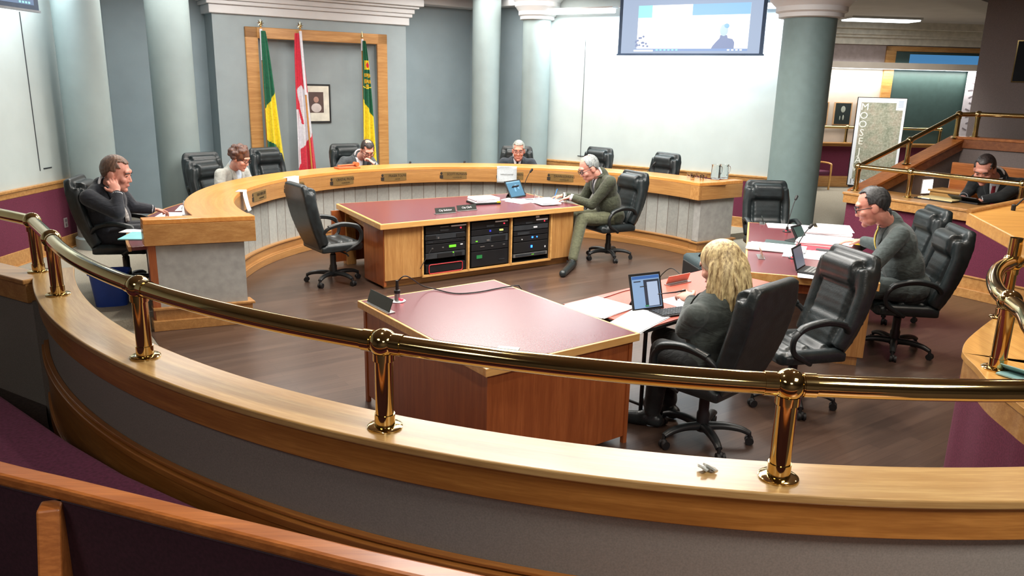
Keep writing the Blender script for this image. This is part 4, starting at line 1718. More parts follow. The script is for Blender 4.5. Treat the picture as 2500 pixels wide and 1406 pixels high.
tube(b, smooth_path(cb, 6), 0.005, 8)
o = obj('power_cord', b, M['black'], smooth=60)
tag(o, 'black power cord running from the grey case down to the floor', 'cord')
b = B()
cb = [at(1545, 706, 0.722), at(1520, 712, 0.722), at(1490, 722, 0.722), at(1462, 731, 0.722)]
tube(b, smooth_path(cb, 6), 0.004, 8)
o = obj('cable', b, plain('dark_red_cord', (110, 40, 36), 0.5), smooth=60)
tag(o, 'thin cable along the far edge of the red folding table', 'cable')

# grey equipment case on the floor
bg = thing('equipment_case', 'soft grey nylon equipment case on the floor behind the red table', 'case', (2.22, 8.55, 0), 0.15)
b = B()
bx(b, (0, 0, 0.20), (0.42, 0.62, 0.36), rot=(0.0, 0.0, 0))
bx(b, (0, 0, 0.36), (0.36, 0.56, 0.08))
blob('body', b, M['bag'], bg, 0.02, 6)
b = B()
bx(b, (-0.215, 0, 0.20), (0.02, 0.5, 0.26))
obj('side_pocket', b, M['black'], bg, bevel=0.01)
b = B()
bx(b, (0.10, -0.10, 0.405), (0.10, 0.08, 0.004))
obj('tag', b, whitl, bg)
b = B()
tube(b, smooth_path([(-0.1, -0.1, 0.39), (-0.1, 0, 0.45), (-0.1, 0.1, 0.39)], 5), 0.012, 8)
obj('handle', b, M['black'], bg, smooth=60)

# on the long table
cr = math.atan2(CTL.y - CFL.y, CTL.x - CFL.x)
CZ = 0.7505
sheet(at(1930, 553, CZ), 0.50, 0.30, cr - PI / 2 + 0.08, 'white sheets on the far end of the paper strewn table by the empty chair', 0.004, fan=2)
sheet(at(2038, 557, CZ), 0.36, 0.50, cr - PI / 2, 'white page at the far right corner of the paper strewn table', 0.003)
sheet(at(2018, 573, CZ), 0.50, 0.34, cr - PI / 2 - 0.05, 'thick white stack with a dark spine on the paper strewn table', 0.045, fan=3)
sheet(at(2014, 594, CZ + 0.012), 0.52, 0.40, cr - PI / 2 - 0.1, 'white pile the man is leafing through, on the red folder', 0.045, fan=5)
sheet(at(2003, 605, CZ), 0.62, 0.40, cr - PI / 2 - 0.12, 'bright red folder under the pile of paper', 0.010, M['redcard'], 'folder', 'folder')
sheet(at(1894, 609, CZ), 0.52, 0.30, cr - PI / 2 - 0.1, 'long white strip of pages left of the laptop on the paper strewn table', 0.03, fan=4)
sheet(at(2012, 626, CZ), 0.72, 0.42, cr - PI / 2 - 0.1, 'big white sheet between the laptop and the red folder', 0.005, fan=2)
sheet(at(2010, 678, CZ), 0.40, 0.16, cr - PI / 2 - 0.05, 'white strip of paper along the near edge under the laptop', 0.002)
sheet(at(2030, 614, CZ + 0.006), 0.28, 0.07, cr - PI / 2 - 0.15, 'black phone lying on the big white sheet', 0.014, M['rackgrey'], 'phone', 'phone')
sheet(at(1905, 596, CZ), 0.30, 0.26, cr - PI / 2 - 0.1, 'dark grey notebook with a bright clip on the paper strewn table', 0.014, plain('slate_notebook', (66, 80, 80), 0.4), 'notebook', 'notebook')
nameholder(at(1857, 628, CZ), cr + 0.1, 'pale tent card beside the white strip of pages on the paper strewn table', None, 0.20, 0.085, plain('tent_card', (186, 150, 128), 0.5))
nameholder(at(1861, 546, CZ), cr + 0.0, 'small dark name plate on the far left corner of the paper strewn table', None, 0.16, 0.075)
gooseneck(at(1921, 566, CZ), 0.9, 0.16, 0.34, 'gooseneck microphone near the far end of the paper strewn table')
gooseneck(at(1937, 631, CZ), 0.75, 0.24, 0.26, 'gooseneck microphone leaning over the paper strewn table by the laptop')
stt = thing('phone_stand', 'black angled conference unit between the two microphones', 'conference unit', at(1945, 590, CZ), cr - 0.5)
b = B()
bx(b, (0, 0, 0.012), (0.26, 0.14, 0.024))
bx(b, (0.02, 0.0, 0.09), (0.20, 0.02, 0.17), rot=(-0.55, 0, 0))
obj('body', b, M['black'], stt, bevel=0.006)
b = B()
bx(b, (0.02, -0.014, 0.094), (0.17, 0.004, 0.13), rot=(-0.55, 0, 0))
obj('display', b, M['door'], stt)

lt = thing('laptop', 'small silver keyed laptop open at the near end of the paper strewn table', 'laptop', at(1985, 664, CZ), math.atan2(6.40 - 6.51, 2.63 - 2.47) + PI / 2)
# laptop local: hinge on -x side? front (towards the user) is +y
b = B()
bx(b, (0, 0, 0.009), (0.27, 0.20, 0.018))
obj('base', b, M['black'], lt, bevel=0.003)
b = B()
for r_ in range(4):
    for c_ in range(10):
        bx(b, (-0.108 + c_ * 0.024, 0.055 - r_ * 0.030, 0.019), (0.020, 0.024, 0.005))
obj('keys', b, M['steel'], lt)
b = B()
bx(b, (0, -0.135, 0.11), (0.27, 0.010, 0.20), rot=(0.32, 0, 0))
ld = obj('lid', b, M['black'], lt, bevel=0.003)
b = B()
bx(b, (0, -0.1285, 0.112), (0.245, 0.002, 0.17), rot=(0.32, 0, 0))
obj('screen', b, emis('laptop_screen', (120, 130, 150), 0.45), ld)
lt.rotation_euler = (0, 0, math.atan2(6.40 - 6.51, 2.63 - 2.47) - PI / 2)

cu = thing('travel_mug', 'black travel mug with a yellow band beside the hand turning pages', 'mug', at(2093, 616, CZ))
b = B()
lathe(b, [(0.042, 0), (0.05, 0.10), (0.053, 0.105), (0.053, 0.12), (0.045, 0.13), (0.0, 0.132)], n=24, caps=False)
obj('body', b, M['black'], cu, smooth=40)
b = B()
lathe(b, [(0.0505, 0.080), (0.052, 0.097)], n=24, caps=False)
obj('band', b, M['yellow'], cu, smooth=40)

# behind the council desk
sheet(at(428, 527, 0.752), 0.34, 0.40, 0.1, 'large white pages in front of the dark suited man at the left', 0.008, fan=3)
sheet(at(459, 508, 0.752), 0.22, 0.42, 0.25, 'white pages beyond the small clear bottle on the council desk', 0.004)
sheet(at(345, 562, 0.752), 0.3, 0.3, 0.0, 'white sheet under the elbow of the dark suited man', 0.006)
sheet(at(340, 577, 0.752), 0.26, 0.36, 0.1, 'pale cyan folder sticking out at the end of the council desk', 0.010, M['cyan'], 'folder', 'folder')
sheet(at(476, 522, 0.752), 0.14, 0.2, -0.3, 'crumpled white note at the inner edge of the council desk', 0.012, fan=3)
bt = thing('sanitizer_bottle', 'small clear pump bottle on the council desk at the left', 'bottle', at(452, 527, 0.752))
b = B()
lathe(b, [(0.028, 0), (0.03, 0.01), (0.03, 0.09), (0.012, 0.115), (0.012, 0.125)], n=20)
obj('body', b, M['glass'], bt, smooth=50)
b = B()
lathe(b, [(0.014, 0.125), (0.014, 0.145), (0.006, 0.147), (0.006, 0.165)], n=14)
obj('pump', b, whitl, bt, smooth=50)
# gavel and block
gv = thing('gavel_set', 'wooden gavel resting on its block on top of the council desk', 'gavel', desk_pt(101.3, 3.16, 1.021), TH + 0.1)
gm = plain('cherry_wood', (190, 104, 60), 0.35)
b = B()
bx(b, (0, 0, 0.012), (0.34, 0.16, 0.024))
obj('block', b, gm, gv, bevel=0.006)
b = B()
tube(b, [(-0.15, 0, 0.045), (0.12, 0, 0.05)], 0.012, 10)
cone(b, (0.14, -0.05, 0.055), (0.14, 0.05, 0.055), 0.03, 0.03, 16)
obj('gavel', b, gm, gv, smooth=50)
# pitchers, glasses and microphone at the right end
dm = desk_pt(22.5, 3.52, 0.751)
gooseneck(desk_pt(19.6, 3.42, 0.751), 0.55, 0.22, 0.36, 'gooseneck microphone at the right end of the council desk by the water jugs', led=False)
for i, (px, py) in enumerate(((1746, 437), (1766, 436))):
    q = at(px, py, 1.021)
    t = thing('water_jug', ['left of the two clear water jugs on the council desk end', 'right of the two clear water jugs on the council desk end'][i], 'jug', q, 0.5, 'water jugs')
    b = B()
    lathe(b, [(0.06, 0.0), (0.066, 0.02), (0.058, 0.18), (0.064, 0.20), (0.059, 0.20), (0.052, 0.18), (0.058, 0.02), (0.0, 0.012)], n=26, caps=False)
    obj('body', b, M['glass'], t, smooth=50)
    b = B()
    tube(b, smooth_path([(0.06, 0, 0.17), (0.105, 0, 0.16), (0.11, 0, 0.09), (0.064, 0, 0.05)], 5), 0.008, 8)
    obj('handle', b, M['glass'], t, smooth=60)
for i, (px, py) in enumerate(((1682, 436), (1694, 437), (1706, 438), (1720, 439), (1690, 441), (1713, 442))):
    tumbler(at(px, py, 1.005), 0.032, 0.085, 'upturned clear tumbler clustered by the water jugs on the council desk end', 'tumblers by the water jugs')
for px, py, lb in ((1012, 402, 'tip of a gooseneck microphone beside the gavel on the council desk'), (1137, 402, 'tip of a gooseneck microphone at the middle of the council desk')):
    q = at(px, py, 1.03)
    v = Vector((q.x - CX, q.y - CY, 0)).normalized()
    gooseneck(Vector((CX, CY, 0.751)) + v * 3.5, 1.0, 0.06, 0.24, lb, led=False)

# blue bin
bn = at(280, 776, 0)
t = thing('waste_bin', 'blue plastic recycling bin on the carpet by the end of the council desk', 'bin', (-3.86, 7.22, 0), 0.35)
b = B()
bm = b
lv = [(0.0, 0.13, 0.09), (0.40, 0.17, 0.125), (0.405, 0.185, 0.14), (0.425, 0.185, 0.14), (0.425, 0.165, 0.12), (0.02, 0.12, 0.08)]
rings = []
for z, sx, sy in lv:
    ring = []
    for k in range(28):
        a = 2 * PI * k / 28
        ca, sa = math.cos(a), math.sin(a)
        ring.append(b.verts.new((sx * math.copysign(abs(ca) ** 0.5, ca), sy * math.copysign(abs(sa) ** 0.5, sa), z)))
    rings.append(ring)
for r0, r1 in zip(rings, rings[1:]):
    for k in range(28):
        j = (k + 1) % 28
        b.faces.new((r0[k], r0[j], r1[j], r1[k]))
b.faces.new(rings[0][::-1])
b.faces.new(rings[-1])
obj('bin_body', b, M['bluebin'], t, smooth=50)

# wall outlet on the left wainscot
q = at(160, 543, 0.48)
b = B()
o_ = thing('wall_outlet', 'grey double power outlet on the maroon wainscot at the left', 'outlet', (-5.628, 9.64, 0.42), -PI / 2)
bx(b, (0, -0.001, 0), (0.075, 0.008, 0.12))
obj('cover_plate', b, plain('outlet_grey', (150, 140, 140), 0.4), o_, bevel=0.002)
for dz in (-0.028, 0.028):
    b = B()
    bx(b, (0, 0.004, dz), (0.034, 0.006, 0.036))
    obj('socket', b, plain('outlet_dark', (96, 88, 92), 0.4), o_, bevel=0.003)

# small clear thing on the ledge, card at the partition end
q = at(1727, 1149, 1.0)
b = B()
for i in range(5):
    a = i * 1.3
    bx(b, (0.018 * math.cos(a), 0.012 * math.sin(a), 0.007 + 0.002 * i), (0.035, 0.02, 0.006), rot=(0.5 * math.sin(a), 0.4 * math.cos(a), a))
o = obj('plastic_wrapper', b, plain('cloudy_plastic', (214, 218, 214), 0.15, var=0.0, trans=0.35))
place(o, q, 0.3)
tag(o, 'crumpled clear plastic wrapper on the front oak ledge', 'wrapper')
q = at(2490, 925, 1.0)
b = B()
bx(b, (0, 0, 0.02), (0.16, 0.004, 0.10), rot=(1.0, 0, 0))
bx(b, (0, -0.03, 0.004), (0.16, 0.08, 0.006))
o = obj('card_holder', b, plain('pale_teal_plastic', (150, 190, 190), 0.3))
place(o, q + Vector((0.02, 0.02, 0.003)), -1.0)
tag(o, 'pale teal card holder beside the bent brass rail post', 'card holder')

# on the railed oak counter
cnr = math.atan2(FD.y, FD.x)
t = thing('document_wallet', 'dark open folder with pale pages on the railed oak counter', 'folder', at(2292, 488, 1.0), cnr)
b = B()
bx(b, (0, 0, 0.006), (0.46, 0.3, 0.012))
obj('cover', b, M['black'], t)
b = B()
bx(b, (0.01, 0.02, 0.018), (0.42, 0.27, 0.012))
obj('pages', b, plain('cream_pages', (226, 206, 150), 0.6), t)
sheet(at(2262, 487, 1.0), 0.10, 0.06, cnr, 'small white card at the edge of the dark folder on the railed oak counter', 0.02, name='card', cat='card')
lt2 = thing('laptop', 'black laptop with lid laid back on the railed oak counter', 'laptop', at(2366, 494, 1.0), cnr - 0.1)
b = B()
bx(b, (0, 0, 0.01), (0.36, 0.24, 0.02))
obj('base', b, M['black'], lt2, bevel=0.003)
b = B()
bx(b, (0, -0.10, 0.05), (0.36, 0.012, 0.12), rot=(1.1, 0, 0))
obj('lid', b, M['rackface'], lt2, bevel=0.003)
gooseneck(at(2472, 520, 1.465), 0.6, 0.16, 0.10, 'gooseneck microphone on the oak lectern', led=False)
sq = SA.lerp(SB_, 0.62)
sd = (SB_ - SA).normalized()
sn = Vector((sd.y, -sd.x, 0))
# recessed step light in the stair wall, and the oak bench behind the seated man
lp = None
dray = ray(2263, 455)
den = dray.x * sn.x + dray.y * sn.y
base = SA + sn * 0.092
tt = (base.x * sn.x + base.y * sn.y) / den
lp = Vector((dray.x * tt, dray.y * tt, CAM_H + dray.z * tt))
t = thing('step_light', 'bright square step light in the stair wall behind the railed oak counter', 'lamp', lp, math.atan2(sd.y, sd.x))
b = B()
bx(b, (0, 0.0, 0), (0.22, 0.012, 0.20))
obj('frame', b, M['white_paint'], t, bevel=0.003)
b = B()
bx(b, (0, -0.008, 0), (0.19, 0.008, 0.17))
obj('lens', b, emis('step_lamp', (255, 250, 245), 6), t)
t = thing('oak_bench', 'oak bench back behind the man with the red tie', 'bench', (6.15, 9.65, 0), cnr)
b = B()
bx(b, (0.3, 0.05, 1.0), (2.2, 0.05, 0.75))
obj('backrest', b, M['oak_rail'], t, bevel=0.01)
b = B()
bx(b, (0.3, -0.2, 0.45), (2.2, 0.45, 0.10))
obj('seat', b, M['maroon_seat'], t, bevel=0.02)
b = B()
bx(b, (0.3, -0.16, 0.2), (2.1, 0.35, 0.40))
obj('base', b, M['oak_rail'], t)
# small oak cabinet seen left of him
b = B()
t = thing('side_cabinet', 'low pale oak cabinet between the step light and the man with the red tie', 'cabinet', (5.72, 10.12, 0), cnr)
bx(b, (0, 0, 0.5), (0.5, 0.3, 1.0))
obj('body', b, M['oak_light'], t, bevel=0.006)
b = B()
bx(b, (0, 0, 1.015), (0.54, 0.34, 0.03))
obj('top', b, M['oak_light'], t, bevel=0.006)

# dark picture on the taupe wall at the far right
rd = (RW[1] - RW[0]).normalized()
rn = Vector((rd.y, -rd.x, 0))
dr = ray(2523, 150)
tt = (RW[0].x * rn.x + RW[0].y * rn.y) / (dr.x * rn.x + dr.y * rn.y)
pc = Vector((dr.x * tt, dr.y * tt, CAM_H + dr.z * tt)) - rn * 0.0
sgn = -1 if (Vector((0, 0, 0)) - pc).dot(rn) < 0 else 1
t = thing('framed_picture', 'dark picture in a thin brass frame on the taupe wall at the right edge', 'picture', pc + rn * sgn * 0.012, math.atan2(rd.y, rd.x))
for nm_, sx, sz, yy, m_ in (('frame', 0.46, 0.58, 0, M['brass']), ('canvas', 0.43, 0.55, -0.004 if sgn > 0 else 0.004, plain('dark_canvas', (20, 23, 28), 0.9))):
    b = B()
    bx(b, (0, yy, 0), (sx, 0.02, sz))
    obj(nm_, b, m_, t)

# ================================================================== FLAGS AND PICTURE IN THE NICHE
fl_green = cloth('flag_green', (8, 92, 62), 0.08)
fl_yel = cloth('flag_yellow', (228, 204, 30), 0.06)
fl_red = cloth('flag_red', (206, 44, 66), 0.06)
fl_white = cloth('flag_white', (214, 212, 220), 0.04)
fl_crest = cloth('flag_crest_gold', (196, 160, 40), 0.1)


def flag(label, u, v, ztop, lean, colour, mats, wtop, wbot, zb=0.75, skew=0.0, finial='leaf', sleeve=0.6, off=0.12, front=False):
    base = G(u - lean, v)
    t = thing('flag', label, 'flag', (base.x, base.y, 0), TH)
    b = B()
    tube(b, [(0, 0, 0.03), (lean, 0, ztop)], 0.014, 12)
    obj('pole', b, plain('flag_pole_oak', (186, 130, 66), 0.4), t, smooth=60)
    b = B()
    lathe(b, [(0.16, 0), (0.16, 0.02), (0.12, 0.035), (0.04, 0.05), (0.03, 0.09)], n=28)
    obj('stand', b, M['brass'], t, smooth=40)
    b = B()
    if finial == 'leaf':
        sph(b, (lean, 0, ztop + 0.015), 0.018)
        for a in range(0, 360, 45):
            d = Vector((math.cos(a * D2R), 0, math.sin(a * D2R)))
            cone(b, Vector((lean, 0, ztop + 0.055)), Vector((lean, 0, ztop + 0.055)) + d * 0.055, 0.014, 0.002, 6)
    else:
        cone(b, (lean, 0, ztop), (lean, 0, ztop + 0.09), 0.022, 0.003, 10)
        sph(b, (lean, 0, ztop), 0.022)
    obj('finial', b, M['brass'], t, smooth=40)
    # draped cloth: pleats hanging from the hoist
    b = B()
    nz, nx = 150, 60
    vs = []
    z1 = ztop - 0.06
    for i in range(nz + 1):
        f = i / nz
        z = z1 + (zb - z1) * f
        w = wtop + (wbot - wtop) * (f ** 0.75)
        ring = []
        for j in range(nx + 1):
            g = j / nx
            fold = math.sin(g * PI * 5 + f * 2.2)
            x = lean * (z - 0.03) / (ztop - 0.03) + (g - off + skew * (f - 0.2)) * w
            y = -0.03 - 0.045 * fold * (0.25 + 0.75 * f) - 0.03 * math.sin(g * PI)
            if front:
                y += 0.13
            ring.append(b.verts.new((x, y, z)))
        vs.append(ring)
    for i in range(nz):
        for j in range(nx):
            fc = b.faces.new((vs[i][j], vs[i][j + 1], vs[i + 1][j + 1], vs[i + 1][j]))
            fc.material_index = colour((j + 0.5) / nx, (i + 0.5) / nz)
    o = obj('cloth', b, mats, t, smooth=180)
    so = o.modifiers.new('thick', 'SOLIDIFY')
    so.thickness = 0.003
    if sleeve:
        b = B()
        tube(b, [(lean * (ztop - sleeve) / ztop, -0.004, ztop - sleeve), (lean, -0.004, ztop - 0.03)], 0.022, 12)
        obj('sleeve', b, fl_white, t, smooth=60)
    return t


def col_sask_city(g, f):
    # green above, a gold diagonal fold below, a green tail, rusty shadowed fold
    if f < 0.45 + 0.12 * (0.5 - g):
        return 0
    if f > 0.72 + 0.06 * g and g < 0.6:
        return 0
    return 1


def col_canada(g, f):
    if f < 0.34 + 0.10 * abs(g - 0.4):
        return 0
    if f < 0.5 and g < 0.18 + 0.1 * math.sin(f * 30):
        return 0
    if abs(g - 0.25 - (f - 0.5) * 1.2) < 0.05 and 0.46 < f < 0.60:
        return 0
    if f > 0.80 - 0.14 * g + 0.10 * (g < 0.2):
        return 0
    return 1


def col_sask(g, f):
    if f < 0.42 + 0.16 * g:
        if 0.14 < f < 0.35:
            if f < 0.21 and 0.25 < g < 0.95:
                return 2 if math.hypot((g - 0.62) * 0.22, (f - 0.175) * 2.3) < 0.05 else 1
            for cg, cf in ((0.3, 0.245), (0.72, 0.25), (0.3, 0.29), (0.72, 0.295), (0.5, 0.325)):
                if math.hypot((g - cg) * 0.17, (f - cf) * 2.3) < 0.034:
                    return 3
            if abs(f - 0.345 + 0.03 * abs(g - 0.5)) < 0.004:
                return 1
        return 0
    return 1


zt1, zt2, zt3 = 3.0, 3.0, 2.93
flag('green and gold flag at the left jamb of the oak framed niche', -1.03, 5.36, zt1, 0.0, col_sask_city, [fl_green, fl_yel], 0.07, 0.30, 0.62, 0.12, 'leaf', 0.5)
flag('red and white flag with leaning pole in front of the framed portrait', -0.40, 5.36, zt2, -0.13, col_canada, [fl_red, fl_white], 0.10, 0.34, 0.55, 0.0, 'leaf', 1.02, 0.62, True)
flag('green and yellow flag with a crest at the right side of the niche', 0.66, 5.36, zt3, 0.0, col_sask, [fl_green, fl_yel, fl_red, fl_crest], 0.05, 0.30, 0.62, -0.1, 'cone', 0.22)

pp_ = G(-0.06, 5.70, 1.83)
t = thing('framed_portrait', 'black framed portrait photograph hanging in the flag niche', 'picture', pp_, TH)
for nm_, sx, sz, yy, m_ in (('frame', 0.52, 0.64, 0.0, M['black']), ('mat', 0.46, 0.58, -0.004, plain('cream_mat', (214, 210, 196), 0.7)), ('photo', 0.26, 0.34, -0.007, plain('photo_brown', (84, 66, 62), 0.4))):
    b = B()
    bx(b, (0, yy, 0.02 if nm_ == 'photo' else 0), (sx, 0.024, sz))
    ob_ = obj(nm_, b, m_, t)
b = B()
sph(b, (0.0, -0.0195, 0.065), (0.045, 0.002, 0.05))
obj('photo_head', b, plain('photo_skin', (170, 132, 118), 0.5), ob_, smooth=60)
b = B()
sph(b, (0.0, -0.0195, -0.07), (0.09, 0.002, 0.075))
obj('photo_shirt', b, plain('photo_white', (196, 186, 182), 0.5), ob_, smooth=60)

# ================================================================== PROJECTOR SCREENS
def wall_pt(px, py, A, N, off):
    d = ray(px, py)
    a = A + N * off
    tt = (a.x * N.x + a.y * N.y) / (d.x * N.x + d.y * N.y)
    return Vector((d.x * tt, d.y * tt, CAM_H + d.z * tt))


sbl, sbr = wall_pt(1508, 136, SWA, SN, 0.52), wall_pt(1862, 135, SWA, SN, 0.52)
srz = math.atan2(sbr.y - sbl.y, sbr.x - sbl.x)
sw = (sbr - sbl).length
zb_ = (sbl.z + sbr.z) / 2
scx = thing('projector_screen', 'pulled down projector screen showing a video call on the right wall', 'projector screen', ((sbl.x + sbr.x) / 2, (sbl.y + sbr.y) / 2, zb_), srz)
sh = 3.70 - zb_
b = B()
bx(b, (0, 0, sh / 2), (sw, 0.01, sh))
obj('frame', b, plain('screen_border', (60, 84, 116), 0.5), scx)
b = B()
bx(b, (0, 0, 0.012), (sw + 0.03, 0.03, 0.024))
obj('bottom_bar', b, plain('screen_bar', (60, 84, 116), 0.4), scx)
E_bord = emis('screen_margin', (184, 202, 230), 0.8)
E_white = emis('screen_white', (255, 255, 255), 1.6)
E_blue = emis('screen_blue', (160, 210, 255), 0.95)
E_cyan = emis('screen_cyan', (170, 255, 255), 1.0)
E_lav = emis('screen_lavender', (168, 184, 226), 0.7)
E_bar = emis('screen_taskbar', (160, 190, 240), 0.8)
b = B()
bx(b, (0, -0.006, sh / 2 + 0.02), (sw - 0.11, 0.004, sh - 0.02))
im = obj('projected_image', b, E_bord, scx)


def patch(nm, x0, x1, z0, z1, m, y=-0.0095):
    b = B()
    bx(b, ((x0 + x1) / 2 * sw, y, (z0 + z1) / 2), ((x1 - x0) * sw, 0.002, z1 - z0))
    return obj(nm, b, m, im)


patch('call_white', -0.36, 0.40, 0.10, 0.74, E_white)
patch('taskbar', -0.38, 0.40, 0.065, 0.10, E_bar)
patch('start_button', -0.38, -0.24, 0.06, 0.085, E_white, -0.011)
for i in range(6):
    patch('task_icon', -0.22 + i * 0.028, -0.205 + i * 0.028, 0.072, 0.092, E_cyan, -0.0115)
for i in range(4):
    patch('tray_icon', 0.27 + i * 0.027, 0.285 + i * 0.027, 0.072, 0.09, E_white, -0.0115)
patch('cyan_tile', -0.36, -0.26, 0.56, 0.74, E_cyan, -0.011)
patch('blue_tile', 0.02, 0.40, 0.58, 0.74, E_blue, -0.011)
b = B()
for i in range(16):
    sph(b, ((-0.37 + 0.09 * random.random()) * sw, -0.0112, 0.13 + 0.16 * random.random()), (0.02, 0.001, 0.016), u=8, v=6)
obj('snow_pattern', b, E_lav, im)
b = B()
cxp = 0.24 * sw
prof = [(-0.17, 0.10), (-0.15, 0.14), (-0.10, 0.20), (-0.055, 0.25), (-0.05, 0.29), (0.05, 0.29), (0.06, 0.25), (0.13, 0.235), (0.16, 0.19), (0.16, 0.10)]
vs = [b.verts.new((cxp + x * 1.05, -0.0115, z)) for x, z in prof]
f = b.faces.new(vs)
r = bmesh.ops.extrude_face_region(b, geom=[f])
for v in [e for e in r['geom'] if isinstance(e, bmesh.types.BMVert)]:
    v.co.y -= 0.001
obj('caller_torso', b, E_lav, im)
b = B()
sph(b, (cxp - 0.0, -0.012, 0.36), (0.062, 0.002, 0.085))
obj('caller_head', b, emis('caller_pale', (215, 240, 250), 0.9), im, smooth=60)
b = B()
sph(b, (cxp + 0.035, -0.0125, 0.42), (0.04, 0.002, 0.035))
obj('caller_hair', b, E_blue, im, smooth=60)
b = B()
bx(b, (0, 0.02, sh + 0.0), (sw + 0.2, 0.12, 0.10))
obj('housing', b, M['white_paint'], scx, bevel=0.01)

# left screen (only its lower right corner shows)
lw = (Vector(LW[2]) - Vector(LW[1])).normalized().to_3d()
lrz = math.atan2(lw.y, lw.x)
LNv = Vector((lw.y, -lw.x, 0))
lA = Vector((LW[1][0], LW[1][1], 0))
pr_ = wall_pt(95, 32, lA, LNv, 0.52)
ls = thing('projector_screen', 'second projector screen, only its lower corner showing at the top left', 'projector screen', (pr_.x, pr_.y, pr_.z), lrz)
shl = 3.7 - pr_.z
b = B()
bx(b, (-1.0, 0, shl / 2), (2.0, 0.01, shl))
obj('frame', b, plain('screen_border', (60, 84, 116), 0.5), ls)
b = B()
bx(b, (-1.0, 0, 0.012), (2.03, 0.03, 0.024))
obj('bottom_bar', b, plain('screen_bar_pale', (150, 160, 170), 0.4), ls)
b = B()
bx(b, (-1.02, -0.006, shl / 2 + 0.05), (1.88, 0.004, shl - 0.04))
im2 = obj('projected_image', b, emis('left_screen_image', (120, 150, 190), 0.7), ls)
b = B()
for i in range(4):
    bx(b, (-0.16 - i * 0.05, -0.009, 0.09), (0.03, 0.002, 0.02))
obj('tray_icon', b, E_cyan, im2)
b = B()
bx(b, (-1.0, 0.02, shl), (2.2, 0.12, 0.10))
obj('housing', b, M['white_paint'], ls, bevel=0.01)

# ================================================================== LOBBY THINGS
mb = thing('map_board', 'tall white framed aerial photograph board lettered down its left side, on an easel', 'display board', (5.80, 12.73, 0.75), math.atan2(12.57 - 12.87, 6.15 - 5.51))
b = B()
bx(b, (0, 0, 0.70), (0.72, 0.03, 1.41))
obj('backing', b, M['black'], mb)
b = B()
bx(b, (0.004, -0.017, 0.70), (0.70, 0.006, 1.39))
brd = obj('border', b, M['paper'], mb)
b = B()
bx(b, (0.012, -0.021, 0.715), (0.61, 0.004, 1.22))
obj('aerial_print', b, M['aerial'], mb)
ltr = plain('letter_pale', (246, 248, 240), 0.5, var=0)
for i, ch in enumerate('MOOSEJAW'):
    z = 1.25 - i * 0.135 - (0.03 if i > 4 else 0)
    text('letter', ch, 0.155, ltr, mb, (-0.235, -0.024, z), (PI / 2, 0, 0), 0.001)
text('year', '1903', 0.125, plain('letter_grey', (120, 124, 120), 0.5, var=0), mb, (-0.21, -0.024, 0.06), (PI / 2, 0, 0), 0.001)
b = B()
bx(b, (0.28, -0.022, 1.30), (0.13, 0.004, 0.17))
cn = obj('caption_card', b, M['paper'], mb)
b = B()
for i in range(5):
    bx(b, (0.28, -0.0245, 1.355 - i * 0.022), (0.075, 0.002, 0.008))
obj('caption_lines', b, plain('caption_blue', (150, 176, 206), 0.6, var=0), cn)
es = thing('easel', 'black easel under the aerial photograph board', 'easel', (5.80, 12.78, 0), math.atan2(12.57 - 12.87, 6.15 - 5.51))
for x0, y0 in ((-0.30, -0.08), (0.30, -0.08), (0.0, 0.35)):
    b = B()
    tube(b, [(x0, y0, 0.0), (x0 * 0.3, 0.04, 1.8)], 0.018, 8)
    obj('leg', b, M['black'], es, smooth=60)
b = B()
bx(b, (0, -0.06, 0.735), (0.62, 0.08, 0.025))
obj('shelf', b, M['black'], es)

# lobby chair
lc = thing('lobby_chair', 'bent oak armchair with maroon seat in the lobby beside the thick column', 'armchair', (6.98, 18.30, 0), 0.5)
for sx in (-1, 1):
    b = B()
    tube(b, smooth_path([(sx * 0.27, -0.24, 0), (sx * 0.27, -0.25, 0.5), (sx * 0.27, -0.2, 0.60), (sx * 0.27, 0.1, 0.61), (sx * 0.27, 0.26, 0.58), (sx * 0.27, 0.28, 0.3), (sx * 0.27, 0.3, 0)], 5), 0.022, 10)
    obj('arm_frame', b, M['oak_light'], lc, smooth=60)
b = B()
bx(b, (0, 0, 0.40), (0.50, 0.5, 0.08))
obj('seat', b, M['maroon_seat'], lc, bevel=0.02)
b = B()
bx(b, (0, 0.24, 0.68), (0.50, 0.06, 0.42), rot=(-0.2, 0, 0))
obj('backrest', b, M['maroon_seat'], lc, bevel=0.02)

# portraits on the lobby wall
for i, (x0, lb) in enumerate(((7.13, 'dark portrait photograph half hidden by the thick column'), (7.70, 'dark portrait photograph of a man in a suit left of the aerial board'), (8.24, 'portrait photograph partly behind the aerial board'))):
    t = thing('portrait_photograph', lb, 'portrait', LP(x0, 0.015, 1.72), LROT, 'portraits on the lobby wall')
    b = B()
    bx(b, (0, 0, 0), (0.44, 0.02, 0.52))
    obj('frame', b, plain('portrait_frame', (190, 150, 110), 0.5), t)
    b = B()
    bx(b, (0, -0.011, 0), (0.38, 0.006, 0.48))
    ph = obj('photo', b, plain('portrait_dark', (36, 44, 44), 0.4) if i < 2 else plain('portrait_plum', (96, 74, 88), 0.4), t)
    if i < 2:
        b = B()
        sph(b, (0.0, -0.0145, 0.10), (0.055, 0.002, 0.075))
        obj('face', b, plain('photo_grey', (150, 156, 146), 0.5), ph, smooth=60)
        b = B()
        sph(b, (0.02, -0.0145, -0.09), (0.02, 0.002, 0.06))
        sph(b, (-0.06, -0.0145, -0.10), (0.012, 0.002, 0.05))
        obj('collar', b, plain('photo_grey', (150, 156, 146), 0.5), ph, smooth=60)
